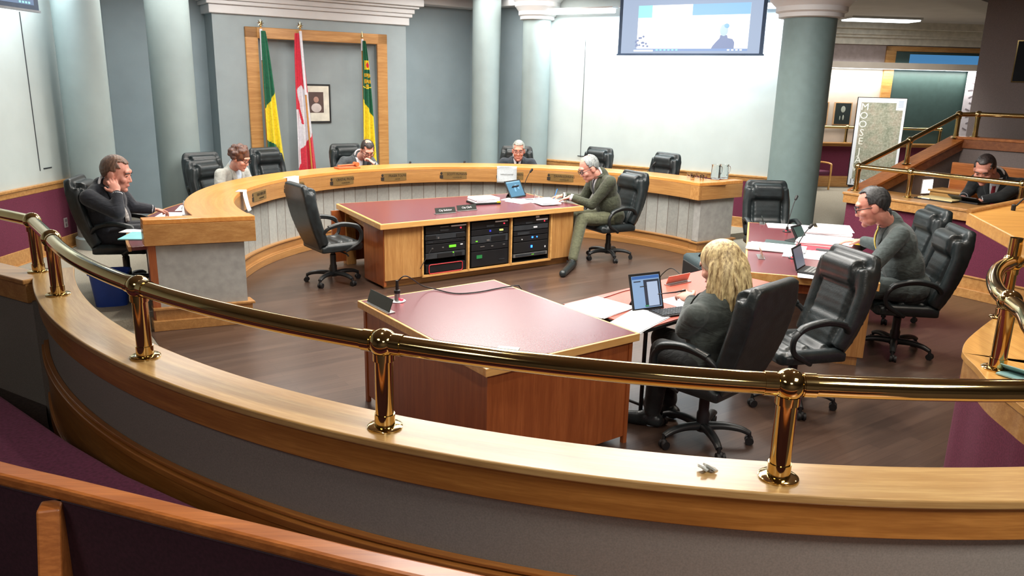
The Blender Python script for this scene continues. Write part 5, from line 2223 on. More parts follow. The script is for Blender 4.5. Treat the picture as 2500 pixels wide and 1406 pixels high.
# banner beside the dark window
t = thing('paper_banner', 'narrow white paper banner with scribbled marks beside the dark lobby window', 'banner', LP(10.78, 0.06, 2.0), LROT)
b = B()
bx(b, (0, 0, 0), (0.34, 0.006, 1.55))
bb = obj('sheet', b, plain('banner_paper', (206, 200, 208), 0.6), t)
b = B()
for i in range(9):
    bx(b, (0.04 * math.sin(i * 2.1), -0.005, 0.62 - i * 0.15), (0.12, 0.003, 0.03), rot=(0, 0.5 * math.sin(i * 1.7), 0))
obj('scribbles', b, plain('scribble_grey', (120, 112, 120), 0.6, var=0), bb)
# brass rail in the lobby
pz = [(LP(7.0, 0.12), 1.06, 1.42), (LP(7.80, 0.12), 1.06, 1.42), (LP(8.9, 0.12), 1.06, 1.42)]
railing('lobby_railing', 'brass handrail on the lobby wainscot behind the aerial board', [(p.x, p.y, a, z) for p, a, z in pz] + [(LP(10.12, 0.12).x, LP(10.12, 0.12).y, 1.06, 1.40)],
        [[tuple(LP(5.5, 0.12, 1.42)), tuple(LP(10.12, 0.12, 1.40))]], r=0.032, br=0.05, pr=0.032, flange=0.06)
bm = B()
ribbon(bm, [LP(5.0, 0.0), LP(10.6, 0.0)], [LP(5.0, 0.24), LP(10.6, 0.24)], 1.03, 1.06)
obj('trim_44', bm, M['oak'], kind='structure', bevel=0.006)
# ================================================================== PEOPLE
def pd(px, py, dist):
    """point on the sight line at a given ground distance from the viewer"""
    d = ray(px, py)
    t = dist / math.hypot(d.x, d.y)
    return Vector((d.x * t, d.y * t, CAM_H + d.z * t))


def ell(b, c, r, fr, u=18, v=12):
    """ellipsoid with axes fr = (right, fwd, up)"""
    m = Matrix((fr[0], fr[1], fr[2])).transposed().to_4x4()
    m.translation = c
    bmesh.ops.create_uvsphere(b, u_segments=u, v_segments=v, radius=1.0, matrix=m @ Matrix.Diagonal((r[0], r[1], r[2], 1)))


def head_frame(yaw, pitch, roll=0.0):
    R = Matrix.Rotation((yaw - 90) * D2R, 3, 'Z') @ Matrix.Rotation(-pitch * D2R, 3, 'X') @ Matrix.Rotation(roll * D2R, 3, 'Y')
    return R.col[0].copy(), R.col[1].copy(), R.col[2].copy()


def hp(c, fr, x, y, z):
    return c + fr[0] * x + fr[1] * y + fr[2] * z


def add_head(b, c, fr, k, female=False):
    P = lambda x, y, z: hp(c, fr, x * k, y * k, z * k)
    E = lambda p, r: ell(b, P(*p), (r[0] * k, r[1] * k, r[2] * k), fr)
    E((0, -0.012, 0.030), (0.076, 0.096, 0.094))
    E((0, 0.022, -0.028), (0.066, 0.074, 0.088))
    E((0, 0.034, -0.078), (0.050 if female else 0.056, 0.052, 0.046))
    E((0, 0.070, -0.106), (0.024, 0.022, 0.020))
    E((0, 0.078, 0.030), (0.052, 0.020, 0.022))
    for s_ in (-1, 1):
        E((s_ * 0.040, 0.064, -0.030), (0.026, 0.026, 0.024))
        E((s_ * 0.077, -0.008, -0.012), (0.011, 0.024, 0.034))
        E((s_ * 0.031, 0.078, 0.002), (0.014, 0.012, 0.009))
    capsule(b, P(0, 0.086, 0.008), P(0, 0.104, -0.034), 0.0085 * k, 0.0115 * k)
    for s_ in (-1, 1):
        E((s_ * 0.011, 0.096, -0.038), (0.009, 0.010, 0.008))
    E((0, 0.082, -0.066), (0.026, 0.014, 0.008))
    E((0, 0.081, -0.077), (0.023, 0.014, 0.008))


def add_hand(b, w, tip, up, k, curl=0.5, side=1):
    """palm, four bent fingers of unequal length and a thumb; w wrist, tip direction target, up back-of-hand normal"""
    f = (Vector(tip) - Vector(w)).normalized()
    u = (Vector(up) - f * Vector(up).dot(f)).normalized()
    r = f.cross(u).normalized()
    pc = w + f * 0.050 * k
    ell(b, pc, (0.040 * k, 0.052 * k, 0.015 * k), (r, f, u))
    ell(b, w + f * 0.010 * k, (0.028 * k, 0.03 * k, 0.02 * k), (r, f, u))
    for i, (x, L) in enumerate(((-0.030, 0.068), (-0.010, 0.080), (0.010, 0.076), (0.029, 0.060))):
        p = w + f * (0.092 - 0.004 * abs(i - 1.3)) * k + r * x * k * side
        a = 0.0
        rad = 0.0094 * k
        for seg, fr_ in ((0, 0.45), (1, 0.32), (2, 0.23)):
            a += curl * (0.35 if seg == 0 else 0.9)
            d = f * math.cos(a) - u * math.sin(a) + r * x * 1.6 * side
            q = p + d.normalized() * L * fr_ * k
            capsule(b, p, q, rad, rad * 0.9, 8)
            p, rad = q, rad * 0.92
    t0 = w + f * 0.028 * k - r * side * 0.032 * k
    t1 = t0 + (f * 0.7 - r * side * 0.75 - u * 0.25).normalized() * 0.036 * k
    t2 = t1 + (f * 1.0 - r * side * 0.15 - u * (0.2 + curl * 0.4)).normalized() * 0.030 * k
    capsule(b, t0, t1, 0.0135 * k, 0.011 * k, 8)
    capsule(b, t1, t2, 0.011 * k, 0.009 * k, 8)


def hair_cap(name, c, fr, k, keep, m, parent, o0, grow=1.10, lump=0.004, shift=(0, -0.012, 0.030)):
    """hair as a solid shell over the skull wherever keep(x, y, z) of the unit direction is true"""
    b = B()
    bmesh.ops.create_icosphere(b, subdivisions=5, radius=1.0)
    kill = [v for v in b.verts if not keep(v.co.x, v.co.y, v.co.z)]
    bmesh.ops.delete(b, geom=kill, context='VERTS')
    rnd = random.Random(3)
    for v in b.verts:
        n = 1.0 + lump * 6 * math.sin(v.co.x * 31 + v.co.z * 17) * math.sin(v.co.y * 27 + v.co.x * 9) + rnd.uniform(-lump, lump)
        q = Vector((v.co.x * 0.076, v.co.y * 0.096, v.co.z * 0.094)) * grow * n
        v.co = hp(c, fr, (q.x + shift[0]) * k, (q.y + shift[1]) * k, (q.z + shift[2]) * k) - o0
    o = obj(name, b, m, parent, smooth=180)
    so = o.modifiers.new('thick', 'SOLIDIFY')
    so.thickness = 0.018 * k
    so.offset = -1
    return o


def patch_on(bvh, o0, org, right, up, back, rows, m, name, parent, lift=0.006, cols=6):
    """cloth panel conforming to the chest; rows = [(height, x_left, x_right)]"""
    b = B()
    grid = []
    last = None
    for z, xl, xr in rows:
        row = []
        for j in range(cols + 1):
            x = xl + (xr - xl) * j / cols
            src = org + right * x + up * z - back * 0.6
            hit, nrm, idx, dist = bvh.ray_cast(src, back)
            if hit is None:
                hit = last if last is not None else org + right * x + up * z - back * 0.12
                hit = org + right * x + up * z - back * ((org - hit).dot(back))
            last = hit
            row.append(b.verts.new(hit - back * lift - o0))
        grid.append(row)
    for a, c_ in zip(grid, grid[1:]):
        for j in range(cols):
            try:
                b.faces.new((a[j], a[j + 1], c_[j + 1], c_[j]))
            except ValueError:
                pass
    o = obj(name, b, m, parent, smooth=180)
    so = o.modifiers.new('thick', 'SOLIDIFY')
    so.thickness = 0.004
    so.offset = 1
    return o


def person(label, base, yaw, hip, N, hc, hyaw, hpitch, wl, wr, el, er, tipl, tipr, suit, shirt, hairf, skin='skin', tie=None, k=1.12, hk=1.30, curl=(0.5, 0.5),
           legs=None, trousers=None, glasses=None, female=False, hroll=0.0, lapel=None, upl=None, upr=None, jtop=True, chest_k=1.0):
    t = thing('person', label, 'person', base, 0)
    o0 = Vector(base)
    yr = yaw * D2R
    fwd0 = Vector((math.cos(yr), math.sin(yr), 0))
    right = Vector((math.sin(yr), -math.cos(yr), 0))
    up = (N - hip).normalized()
    fwd = up.cross(right).normalized()
    fr = (right, fwd, up)
    L = (N - hip).length
    sh = N - up * 0.075 * k
    sl, s_r = sh - right * 0.192 * k - up * 0.03 * k, sh + right * 0.192 * k - up * 0.03 * k
    hfr = head_frame(hyaw, hpitch, hroll)
    # body ------------------------------------------------ one continuous surface
    b = B()
    kk = k * chest_k
    ell(b, hip, (0.150 * kk, 0.11 * kk, 0.11 * k), fr)
    ell(b, hip.lerp(N, 0.35), (0.135 * kk, 0.10 * kk, 0.16 * k), fr)
    ell(b, hip.lerp(N, 0.68), (0.150 * kk, 0.10 * kk, 0.16 * k), fr)
    capsule(b, sl, s_r, 0.05 * k)
    nk = hp(hc, hfr, 0, -0.022 * hk, -0.07 * hk)
    capsule(b, N - up * 0.06 * k, nk, 0.062 * k, 0.054 * hk, 16)
    for s0, e, w in ((sl, el, wl), (s_r, er, wr)):
        capsule(b, s0, e, 0.046 * k, 0.038 * k)
        capsule(b, e, w, 0.038 * k, 0.026 * k)
    add_hand(b, wl, tipl, upl or Vector((0, 0, 1)), k * 1.06, curl[0], -1)
    add_hand(b, wr, tipr, upr or Vector((0, 0, 1)), k * 1.06, curl[1], 1)
    add_head(b, hc, hfr, hk, female)
    if legs is None:
        legs = []
        for s_ in (-1, 1):
            kn = hip + fwd0 * 0.44 * k + right * s_ * 0.12 * k
            kn.z = base[2] + 0.53 * k
            an = kn + fwd0 * -0.02
            an.z = base[2] + 0.09
            legs.append((kn, an, an + fwd0 * 0.18))
    for i, (kn, an, toe) in enumerate(legs):
        h0 = hip + right * (-0.085 if i == 0 else 0.085) * k
        capsule(b, h0, kn, 0.075 * k, 0.055 * k)
        capsule(b, kn, an, 0.052 * k, 0.036 * k)
        capsule(b, an - Vector((0, 0, 0.03)), an.lerp(toe, 0.7) - Vector((0, 0, 0.05)), 0.024 * k, 0.018 * k)
    for v in b.verts:
        v.co -= o0
    blob('body', b, M[skin], t, 0.0065, 2, 0.4)
    # jacket
    b = B()
    ell(b, hip + up * 0.02, (0.180 * kk, 0.145 * kk, 0.13 * k), fr)
    ell(b, hip.lerp(N, 0.35), (0.172 * kk, 0.138 * kk, 0.18 * k), fr)
    ell(b, hip.lerp(N, 0.66), (0.182 * kk, 0.128 * kk, 0.165 * k), fr)
    capsule(b, sl.lerp(s_r, 0.06), s_r.lerp(sl, 0.06), 0.068 * k, None, 14)
    capsule(b, N - up * 0.05 * k + fwd * 0.0, N - up * 0.02 * k, 0.085 * k, 0.070 * k)
    tb = b.copy()
    finish_bm(tb)
    bvh = BVHTree.FromBMesh(tb)
    tb.free()
    for s0, e, w in ((sl, el, wl), (s_r, er, wr)):
        capsule(b, s0, s0.lerp(e, 0.5), 0.072 * k, 0.066 * k)
        capsule(b, s0.lerp(e, 0.5), e, 0.066 * k, 0.058 * k)
        capsule(b, e, e.lerp(w, 0.9), 0.058 * k, 0.044 * k)
    for v in b.verts:
        v.co -= o0
    blob('jacket', b, suit, t, 0.011, 3)
    # cuffs
    for e, w in ((el, wl), (er, wr)):
        b = B()
        d = (w - e).normalized()
        cone(b, w - d * 0.035 - o0, w - d * 0.002 - o0, 0.043 * k, 0.040 * k, 18)
        obj('cuff', b, shirt, t, smooth=40)
    # trousers
    b = B()
    ell(b, hip - up * 0.02, (0.17 * k, 0.14 * k, 0.12 * k), fr)
    for i, (kn, an, toe) in enumerate(legs):
        h0 = hip + right * (-0.085 if i == 0 else 0.085) * k
        capsule(b, h0, kn, 0.098 * k, 0.074 * k)
        capsule(b, kn, an + (kn - an).normalized() * 0.03, 0.074 * k, 0.056 * k)
    for v in b.verts:
        v.co -= o0
    blob('trousers', b, trousers or suit, t, 0.012, 3)
    for i, (kn, an, toe) in enumerate(legs):
        b = B()
        d = Vector((toe.x - an.x, toe.y - an.y, 0)).normalized()
        z0 = base[2] if legs is not None else base[2]
        a0 = Vector((an.x, an.y, an.z - 0.05))
        t0 = Vector((toe.x, toe.y, toe.z - 0.05))
        capsule(b, a0 - d * 0.04 - o0, a0 + d * 0.05 + Vector((0, 0, 0.01)) - o0, 0.044 * k, 0.046 * k)
        capsule(b, a0 + d * 0.05 - o0, t0 - o0, 0.046 * k, 0.040 * k)
        capsule(b, an - o0, a0 - o0, 0.042 * k, 0.042 * k)
        blob('shoe', b, M['leather'], t, 0.009, 2)
    # shirt front, tie, lapels
    dz = (N - hip).length
    org = hip
    top = dz - 0.02 * k
    hw = 0.055 * k
    rows = [(top - 0.26 * k * i / 10, -hw * (1 - i / 10) - 0.004, hw * (1 - i / 10) + 0.004) for i in range(11)]
    patch_on(bvh, o0, org, right, up, -fwd, rows, shirt, 'shirt', t, 0.004)
    if tie is not None:
        rows = [(top - 0.02 * k, -0.018 * k, 0.018 * k), (top - 0.045 * k, -0.013 * k, 0.013 * k)] + [(top - (0.06 + 0.26 * i / 8) * k, -(0.015 + 0.014 * i / 8) * k, (0.015 + 0.014 * i / 8) * k) for i in range(9)]
        patch_on(bvh, o0, org, right, up, -fwd, rows, tie, 'tie', t, 0.011, 2)
    for s_ in (-1, 1):
        rows = []
        for i in range(11):
            xi = hw * (1 - i / 10) + 0.002
            wd = (0.03 + 0.035 * min(1, i / 4.0)) * (1 - max(0, i - 4) / 7.5) * k
            a, c_ = s_ * xi, s_ * (xi + wd)
            rows.append((top - 0.26 * k * i / 10, min(a, c_), max(a, c_)))
        patch_on(bvh, o0, org, right, up, -fwd, rows, lapel or suit, 'lapel', t, 0.008, 3)
    # collar
    b = B()
    nd = (nk - N).normalized()
    nf = nd.cross(right).normalized()
    pts = []
    for j in range(13):
        a = (-150 + 300 * j / 12 - 90) * D2R
        pts.append(N + nd * 0.02 * k + right * math.cos(a) * 0.062 * k + nf * math.sin(a) * 0.060 * k + nd * (0.004 - 0.012 * math.sin(a)) * k - o0)
    tube(b, pts, 0.011 * k, 8)
    obj('collar', b, shirt, t, smooth=60)
    # eyes, brows, mouth
    P = lambda x, y, z: hp(hc, hfr, x * hk, y * hk, z * hk) - o0
    for s_ in (-1, 1):
        b = B()
        ell(b, P(s_ * 0.031, 0.0865, 0.001), (0.010 * hk, 0.006 * hk, 0.005 * hk), hfr, 12, 8)
        obj('eye', b, M['eye'], t, smooth=60)
        b = B()
        tube(b, [P(s_ * 0.014, 0.097, 0.022), P(s_ * 0.031, 0.096, 0.027), P(s_ * 0.050, 0.083, 0.020)], 0.0045 * hk, 8)
        obj('eyebrow', b, M['glassframe'], t, smooth=60)
    b = B()
    ell(b, P(0, 0.0945, -0.0715), (0.022 * hk, 0.004 * hk, 0.004 * hk), hfr, 12, 8)
    obj('mouth', b, M['lip'], t, smooth=60)
    if glasses:
        b = B()
        for s_ in (-1, 1):
            pts = [P(s_ * 0.032 + 0.024 * math.cos(a), 0.108 - 0.006 * abs(math.cos(a)), 0.0 + 0.017 * math.sin(a)) for a in [2 * PI * j / 14 for j in range(15)]]
            tube(b, pts, 0.0028 * hk, 6)
            tube(b, [P(s_ * 0.056, 0.102, 0.004), P(s_ * 0.080, 0.06, 0.006), P(s_ * 0.083, -0.01, 0.0)], 0.0028 * hk, 6)
        tube(b, [P(-0.008, 0.108, 0.004), P(0.008, 0.108, 0.004)], 0.0028 * hk, 6)
        obj('glasses', b, glasses, t, smooth=60)
    hairf(t, hc, hfr, hk, o0)
    return t


def short_hair(m, front=0.42, back=-0.75, top_bald=None, temple=0.3, grow=1.09):
    def keep(x, y, z):
        line = -0.05
        if y > 0:
            line = -0.05 + (front + 0.05) * min(1, y / 0.55)
            if abs(x) > 0.75:
                line = -0.12
            if temple and abs(x) > 0.35 and y > 0.35:
                line += temple * (abs(x) - 0.35)
        else:
            line = -0.05 + (back + 0.05) * min(1, -y / 0.5)
        if z < line:
            return False
        if top_bald and top_bald(x, y, z):
            return False
        return True

    def f(t, c_, fr, k, o0):
        hair_cap('hair', c_, fr, k, keep, m, t, o0, grow)
    return f


def hairmat(name, rgb, rgb2):
    kq = NT(name)
    v = kq.mapping(kq.coord(), (60, 60, 9))
    f = kq.noise(v, 1.0, 4, 0.7)
    kq.l(kq.ramp(f, [(0.36, srgb(*rgb2)), (0.62, srgb(*rgb))]), kq.b.inputs['Base Color'])
    kq.set(rough=0.45)
    kq.bump(f, 0.5, 0.004)
    return kq.m


h_brown = hairmat('hair_sandy_brown', (120, 92, 76), (74, 56, 48))
h_dark = hairmat('hair_dark', (58, 48, 46), (26, 22, 22))
h_black = hairmat('hair_black_grey', (62, 64, 66), (24, 26, 28))
h_grey = hairmat('hair_grey', (168, 172, 166), (104, 108, 104))
h_white = hairmat('hair_silver', (160, 164, 162), (104, 110, 112))
h_auburn = hairmat('hair_auburn', (112, 78, 62), (52, 34, 36))
h_blond = hairmat('hair_blond', (232, 212, 158), (128, 102, 70))
navy = cloth('suit_navy', (26, 30, 40))
charcoal = cloth('suit_charcoal', (66, 72, 76))
darknavy = cloth('suit_dark_blue_grey', (40, 48, 56))
olive = cloth('suit_olive_tweed', (56, 60, 44), 0.2, 60)
olive_t = cloth('trousers_olive', (82, 84, 62), 0.12, 40)
pin = cloth('suit_slate', (66, 76, 76))
blackj = cloth('jacket_dark_grey', (62, 70, 68))
black_s = cloth('suit_black', (22, 26, 28))
paleg = cloth('jacket_pale_grey', (168, 170, 164), 0.06)
piping = cloth('piping_navy', (70, 78, 92))
white_s = cloth('shirt_white', (226, 228, 234), 0.03)
blue_s = cloth('blouse_pale_blue', (196, 212, 226), 0.03)
black_sh = cloth('shirt_black', (28, 32, 34), 0.05)
tie_silver = cloth('tie_silver_stripe', (150, 146, 142), 0.3, 50)
tie_navy = cloth('tie_navy', (30, 36, 56), 0.1)
tie_red = cloth('tie_red', (140, 30, 44), 0.1)
tie_dark = cloth('tie_dark_pattern', (52, 54, 60), 0.3, 80)
tie_gold = cloth('tie_gold', (190, 168, 60), 0.1)

PZ = 0.09          # the councillors sit on a low platform

# 1 man at the left, hand at his ear
hub = Vector((-4.02, 7.88, PZ))
person('man in a dark suit at the left end, right hand raised to his ear', hub, -8, hub + Vector((-0.08, -0.02, 0.56)), pd(246, 446, 8.80), pd(284, 423, 8.74), 4, 12,
       pd(372, 511, 9.05), pd(286, 472, 8.52), pd(322, 505, 9.02), pd(288, 520, 8.42), pd(400, 514, 9.12), pd(272, 438, 8.60), navy, white_s,
       short_hair(h_brown, 0.55, -0.7, None, 0.6), 'skin_red', tie_silver, k=1.20, hk=1.38, curl=(0.7, 0.9), upr=Vector((0.6, -0.8, 0)), chest_k=1.1)
# 2 woman in the pale jacket
q = pd(574, 424, 11.05)
yaw2 = -26
hub = Vector((q.x, q.y, 0)) + Vector((math.cos(yaw2 * D2R), math.sin(yaw2 * D2R), 0)) * -0.10
hub.z = PZ


def fr2(yaw):
    return Vector((math.cos(yaw * D2R), math.sin(yaw * D2R), 0)), Vector((math.sin(yaw * D2R), -math.cos(yaw * D2R), 0))


def sit(px, py, dist, yaw, lean=0.10):
    """neck point on the sight line, hub under it"""
    n = pd(px, py, dist)
    f, r_ = fr2(yaw)
    h = Vector((n.x, n.y, PZ)) - f * lean
    return n, h, f, r_


def curly(m):
    def f(t, c_, fr, k, o0):
        b = B()
        rnd = random.Random(11)
        ell(b, hp(c_, fr, 0, -0.02 * k, 0.04 * k) - o0, (0.094 * k, 0.112 * k, 0.105 * k), fr)
        for i in range(46):
            a, e_ = rnd.uniform(0, 2 * PI), rnd.uniform(-0.75, 1.4)
            x, y, z = math.cos(a) * math.cos(e_), math.sin(a) * math.cos(e_), math.sin(e_)
            if y > 0.45 and z < 0.55:
                continue
            ell(b, hp(c_, fr, x * 0.092 * k, (y * 0.108 - 0.02) * k, (z * 0.105 + 0.035) * k) - o0, (0.024 * k,) * 3, fr, 10, 8)
        # open the face
        blobby = blob('hair', b, m, t, 0.009, 2)
    return f


n, h, f, r_ = sit(570, 402, 10.93, -24, 0.16)
person('woman with short auburn hair and glasses in a pale grey jacket at the council desk', h, -24, h + Vector((0, 0, 0.50)), n, pd(586, 386, 10.78), -14, 22,
       n + f * 0.30 - r_ * 0.20 + Vector((0, 0, -0.30)), n + f * 0.26 + r_ * 0.22 + Vector((0, 0, -0.32)), n + f * 0.02 - r_ * 0.26 + Vector((0, 0, -0.28)), n + f * 0.0 + r_ * 0.28 + Vector((0, 0, -0.28)),
       n + f * 0.45 - r_ * 0.12 + Vector((0, 0, -0.31)), n + f * 0.42 + r_ * 0.14 + Vector((0, 0, -0.33)), paleg, blue_s, curly(h_auburn), 'skin', None, k=1.08, hk=1.20, glasses=M['glassframe'], female=True, lapel=paleg)
chair(h.x, h.y, -24, 'black chair hidden behind the woman in the pale grey jacket', 0.0)
# 3 man resting his chin
n, h, f, r_ = sit(874, 376, 12.45, -58, 0.20)
hd = pd(897, 366, 12.25)
person('man in a charcoal jacket with open white collar resting his chin on his hand', h, -58, h + Vector((0, 0, 0.50)), n, hd, -62, 32,
       pd(913, 400, 12.05), n + f * 0.26 + r_ * 0.30 + Vector((0, 0, -0.30)), pd(928, 425, 12.2), n + r_ * 0.34 + Vector((0, 0, -0.26)),
       pd(896, 385, 12.08), n + f * 0.42 + r_ * 0.2 + Vector((0, 0, -0.32)), charcoal, white_s,
       short_hair(h_dark, 0.42, -0.75, lambda x, y, z: z > 0.86 and y < 0.25, 0.5), 'skin', None, k=1.10, hk=1.22, glasses=M['glassframe'], curl=(1.1, 0.4))
# 4 grey haired man facing the viewer
n, h, f, r_ = sit(1264, 380, 12.85, -92, 0.14)
person('grey haired man with glasses in a dark suit facing the viewer across the council desk', h, -92, h + Vector((0, 0, 0.50)), n, pd(1266, 367, 12.62), -92, 10,
       n + f * 0.30 - r_ * 0.24 + Vector((0, 0, -0.30)), n + f * 0.30 + r_ * 0.24 + Vector((0, 0, -0.30)), n - r_ * 0.32 + Vector((0, 0, -0.26)), n + r_ * 0.32 + Vector((0, 0, -0.26)),
       n + f * 0.45 - r_ * 0.1 + Vector((0, 0, -0.31)), n + f * 0.45 + r_ * 0.1 + Vector((0, 0, -0.31)), darknavy, white_s,
       short_hair(h_grey, 0.50, -0.7, None, 0.2), 'skin_red', tie_navy, k=1.16, hk=1.24, glasses=plain('thin_frame', (120, 100, 100), 0.3, var=0))
# 5 man writing at the equipment desk
hub = Vector((1.27, 10.22, 0))
f, r_ = fr2(202)
hip = hub + Vector((0.02, 0, 0.55))
kn = pd(1420, 535, 9.95)
an = pd(1398, 630, 9.62)
an.z = 0.10
toe = at(1374, 664, 0.06)
toe.z = 0.09
kn2 = hip + f * 0.42 + r_ * 0.16
kn2.z = 0.56
an2 = kn2 + f * 0.05
an2.z = 0.10
person('grey haired man in an olive suit writing at the end of the equipment desk', hub, 202, hip, pd(1466, 418, 10.22), pd(1438, 410, 10.14), 198, 28,
       pd(1392, 481, 10.10), pd(1374, 478, 10.36), pd(1445, 500, 10.05), pd(1424, 486, 10.42), pd(1366, 489, 10.12), pd(1350, 480, 10.40), olive, white_s,
       short_hair(h_white, 0.35, -0.75, lambda x, y, z: (z > 0.80 and y > -0.35) or (y > 0.45 and z > 0.25), 0.6), 'skin_red', tie_dark, k=1.12, hk=1.30,
       legs=[(kn, an, toe), (kn2, an2, an2 + f * 0.18)], trousers=olive_t, glasses=M['glassframe'], curl=(0.4, 1.0), chest_k=1.1)
b = B()
tube(b, [pd(1352, 486, 10.36), pd(1361, 461, 10.36)], 0.006, 8)
o = obj('blue_pen', b, plain('pen_blue', (60, 130, 200), 0.4, var=0), smooth=60)
tag(o, 'blue pen held upright in the hand of the writing man', 'pen')
# 6 man turning pages
hub = Vector((3.42, 6.62, 0))
f, r_ = fr2(168)
person('man in a slate suit with a bald spot leafing through pages at the long table', hub, 168, hub + Vector((0.06, 0, 0.58)), pd(2172, 530, 7.52), pd(2130, 503, 7.40), 160, 20,
       pd(2092, 668, 7.25), pd(2106, 588, 7.86), pd(2128, 652, 7.10), pd(2150, 600, 7.80), pd(2062, 668, 7.35), pd(2072, 588, 7.88), pin, black_sh,
       short_hair(h_black, 0.72, -0.8, lambda x, y, z: (x * x + (y + 0.42) ** 2 < 0.07 and z > 0.5), 1.1), 'skin_red', tie_gold, k=1.16, hk=1.32, glasses=M['glassframe'], curl=(0.4, 0.3), chest_k=1.1)


# 7 blonde woman
def long_hair(m):
    def f(t, c_, fr, k, o0):
        b = B()
        P = lambda x, y, z: hp(c_, fr, x * k, y * k, z * k) - o0
        ell(b, P(0, -0.022, 0.040), (0.100 * k, 0.114 * k, 0.102 * k), fr)
        ell(b, P(0, -0.06, -0.03), (0.106 * k, 0.08 * k, 0.11 * k), fr)
        rnd = random.Random(5)
        dn = Vector((0, 0, -1))
        ax = fr[0]
        bk = -fr[1]
        for i in range(46):
            a = -0.15 * PI + (1.30 * PI) * i / 45.0
            x, y = -math.cos(a), math.sin(a)
            st = P(x * 0.080, -0.035 - y * 0.078, 0.03 + rnd.uniform(-0.02, 0.02))
            L = rnd.uniform(0.26, 0.36) * k * 0.9
            side_ = x
            pts = [st]
            for j in range(1, 8):
                g = j / 7.0
                w = math.sin(g * 5.0 + i * 0.9) * 0.012
                pts.append(st + dn * L * g + ax * k * (side_ * (0.035 * math.sin(g * PI * 0.7)) + w) + bk * k * (max(0.0, y) * (0.045 * math.sin(g * PI * 0.8)) + w * 0.5) + bk * 0.04 * g)
            tube(b, smooth_path(pts, 2), [0.020 * k * (1 - 0.6 * (q / 14.0) ** 2) for q in range(15)], 8)
        blob('hair', b, m, t, 0.0075, 1, 0.4)
        b = B()
        for i in range(22):
            a = -0.1 * PI + (1.2 * PI) * rnd.random()
            x, y = -math.cos(a), math.sin(a)
            st = P(x * 0.092, -0.035 - y * 0.092, 0.02 + rnd.uniform(-0.06, 0.02))
            L = rnd.uniform(0.32, 0.46) * k * 0.9
            pts = [st]
            cl = rnd.uniform(-1, 1)
            for j in range(1, 9):
                g = j / 8.0
                pts.append(st + dn * L * g + ax * k * (x * 0.03 * math.sin(g * 2.4) + 0.03 * cl * math.sin(g * 4.2)) + bk * k * (0.05 * max(0, y) * math.sin(g * 2.5) + 0.05 * g))
            tube(b, smooth_path(pts, 2), [0.0085 * k * (1 - 0.75 * (q / 16.0)) for q in range(17)], 6)
        obj('hair_strands', b, m, t, smooth=60)
    return f


hub = Vector((1.27, 4.72, 0))
f, r_ = fr2(134)
hip = hub + Vector((0, 0, 0.56))
kn = pd(1618, 838, 4.98)
kn.z = 0.56
an = at(1592, 1000, 0.12)
toe = an + Vector((-0.16, 0.06, 0))
an.z = 0.10
toe.z = 0.09
kn2 = hip + f * 0.46 + r_ * 0.14
an2 = kn2 - f * 0.1
an2.z = 0.10
person('blonde woman in a dark jacket, back to the viewer, stylus in hand', hub, 134, hip, pd(1750, 712, 4.93), pd(1756, 648, 5.00), 140, 20,
       pd(1690, 733, 5.16), pd(1800, 760, 5.2), pd(1672, 804, 4.80), pd(1850, 790, 4.9), pd(1644, 704, 5.30), pd(1760, 750, 5.3), blackj, black_sh,
       long_hair(h_blond), 'skin', None, k=1.10, hk=1.18, female=True, legs=[(kn, an, toe), (kn2, an2, an2 + f * 0.18)], trousers=black_s, curl=(0.9, 0.5), upl=Vector((-0.3, -0.5, 0.8)))
b = B()
tube(b, [pd(1606, 718, 5.27), pd(1650, 713, 5.25), pd(1674, 708, 5.24)], [0.003, 0.006, 0.0065], 8)
o = obj('stylus', b, M['black'], smooth=60)
tag(o, 'black stylus in the hand of the blonde woman, pointing at the tablet', 'stylus')
# 8 man with red tie
n = pd(2438, 422, 11.05)
f, r_ = fr2(222)
hub = Vector((n.x, n.y, 0)) - f * 0.25
person('man in a black suit and red tie bent over the railed oak counter', hub, 222, hub + Vector((0, 0, 0.62)), n, pd(2404, 413, 10.82), 226, 30,
       pd(2398, 488, 10.75), pd(2352, 480, 10.95), pd(2448, 480, 10.75), pd(2368, 465, 11.15), pd(2378, 494, 10.65), pd(2345, 490, 10.8), black_s, white_s,
       short_hair(h_dark, 0.58, -0.75, None, 0.5), 'skin_red', tie_red, k=1.22, hk=1.36, curl=(0.6, 0.6))
# ================================================================== LIGHT
def area(name, p, sx, sy, power, rot=(0, 0, 0), col=(1, 1, 1), shape='RECTANGLE', spread=180):
    li = bpy.data.lights.new(name, 'AREA')
    li.shape = shape
    li.size = sx
    if shape == 'RECTANGLE':
        li.size_y = sy
    li.energy = power
    li.color = col
    li.spread = spread * D2R
    o = bpy.data.objects.new(name, li)
    COL.objects.link(o)
    o.location = p
    o.rotation_euler = rot
    return o


# fluorescent wall washers along the screen wall: white diffusers that also light the wall
lampw = emis('tube_diffuser', (238, 250, 255), 4)
warm = (1.0, 0.90, 0.76)
cool = (0.90, 0.98, 1.0)


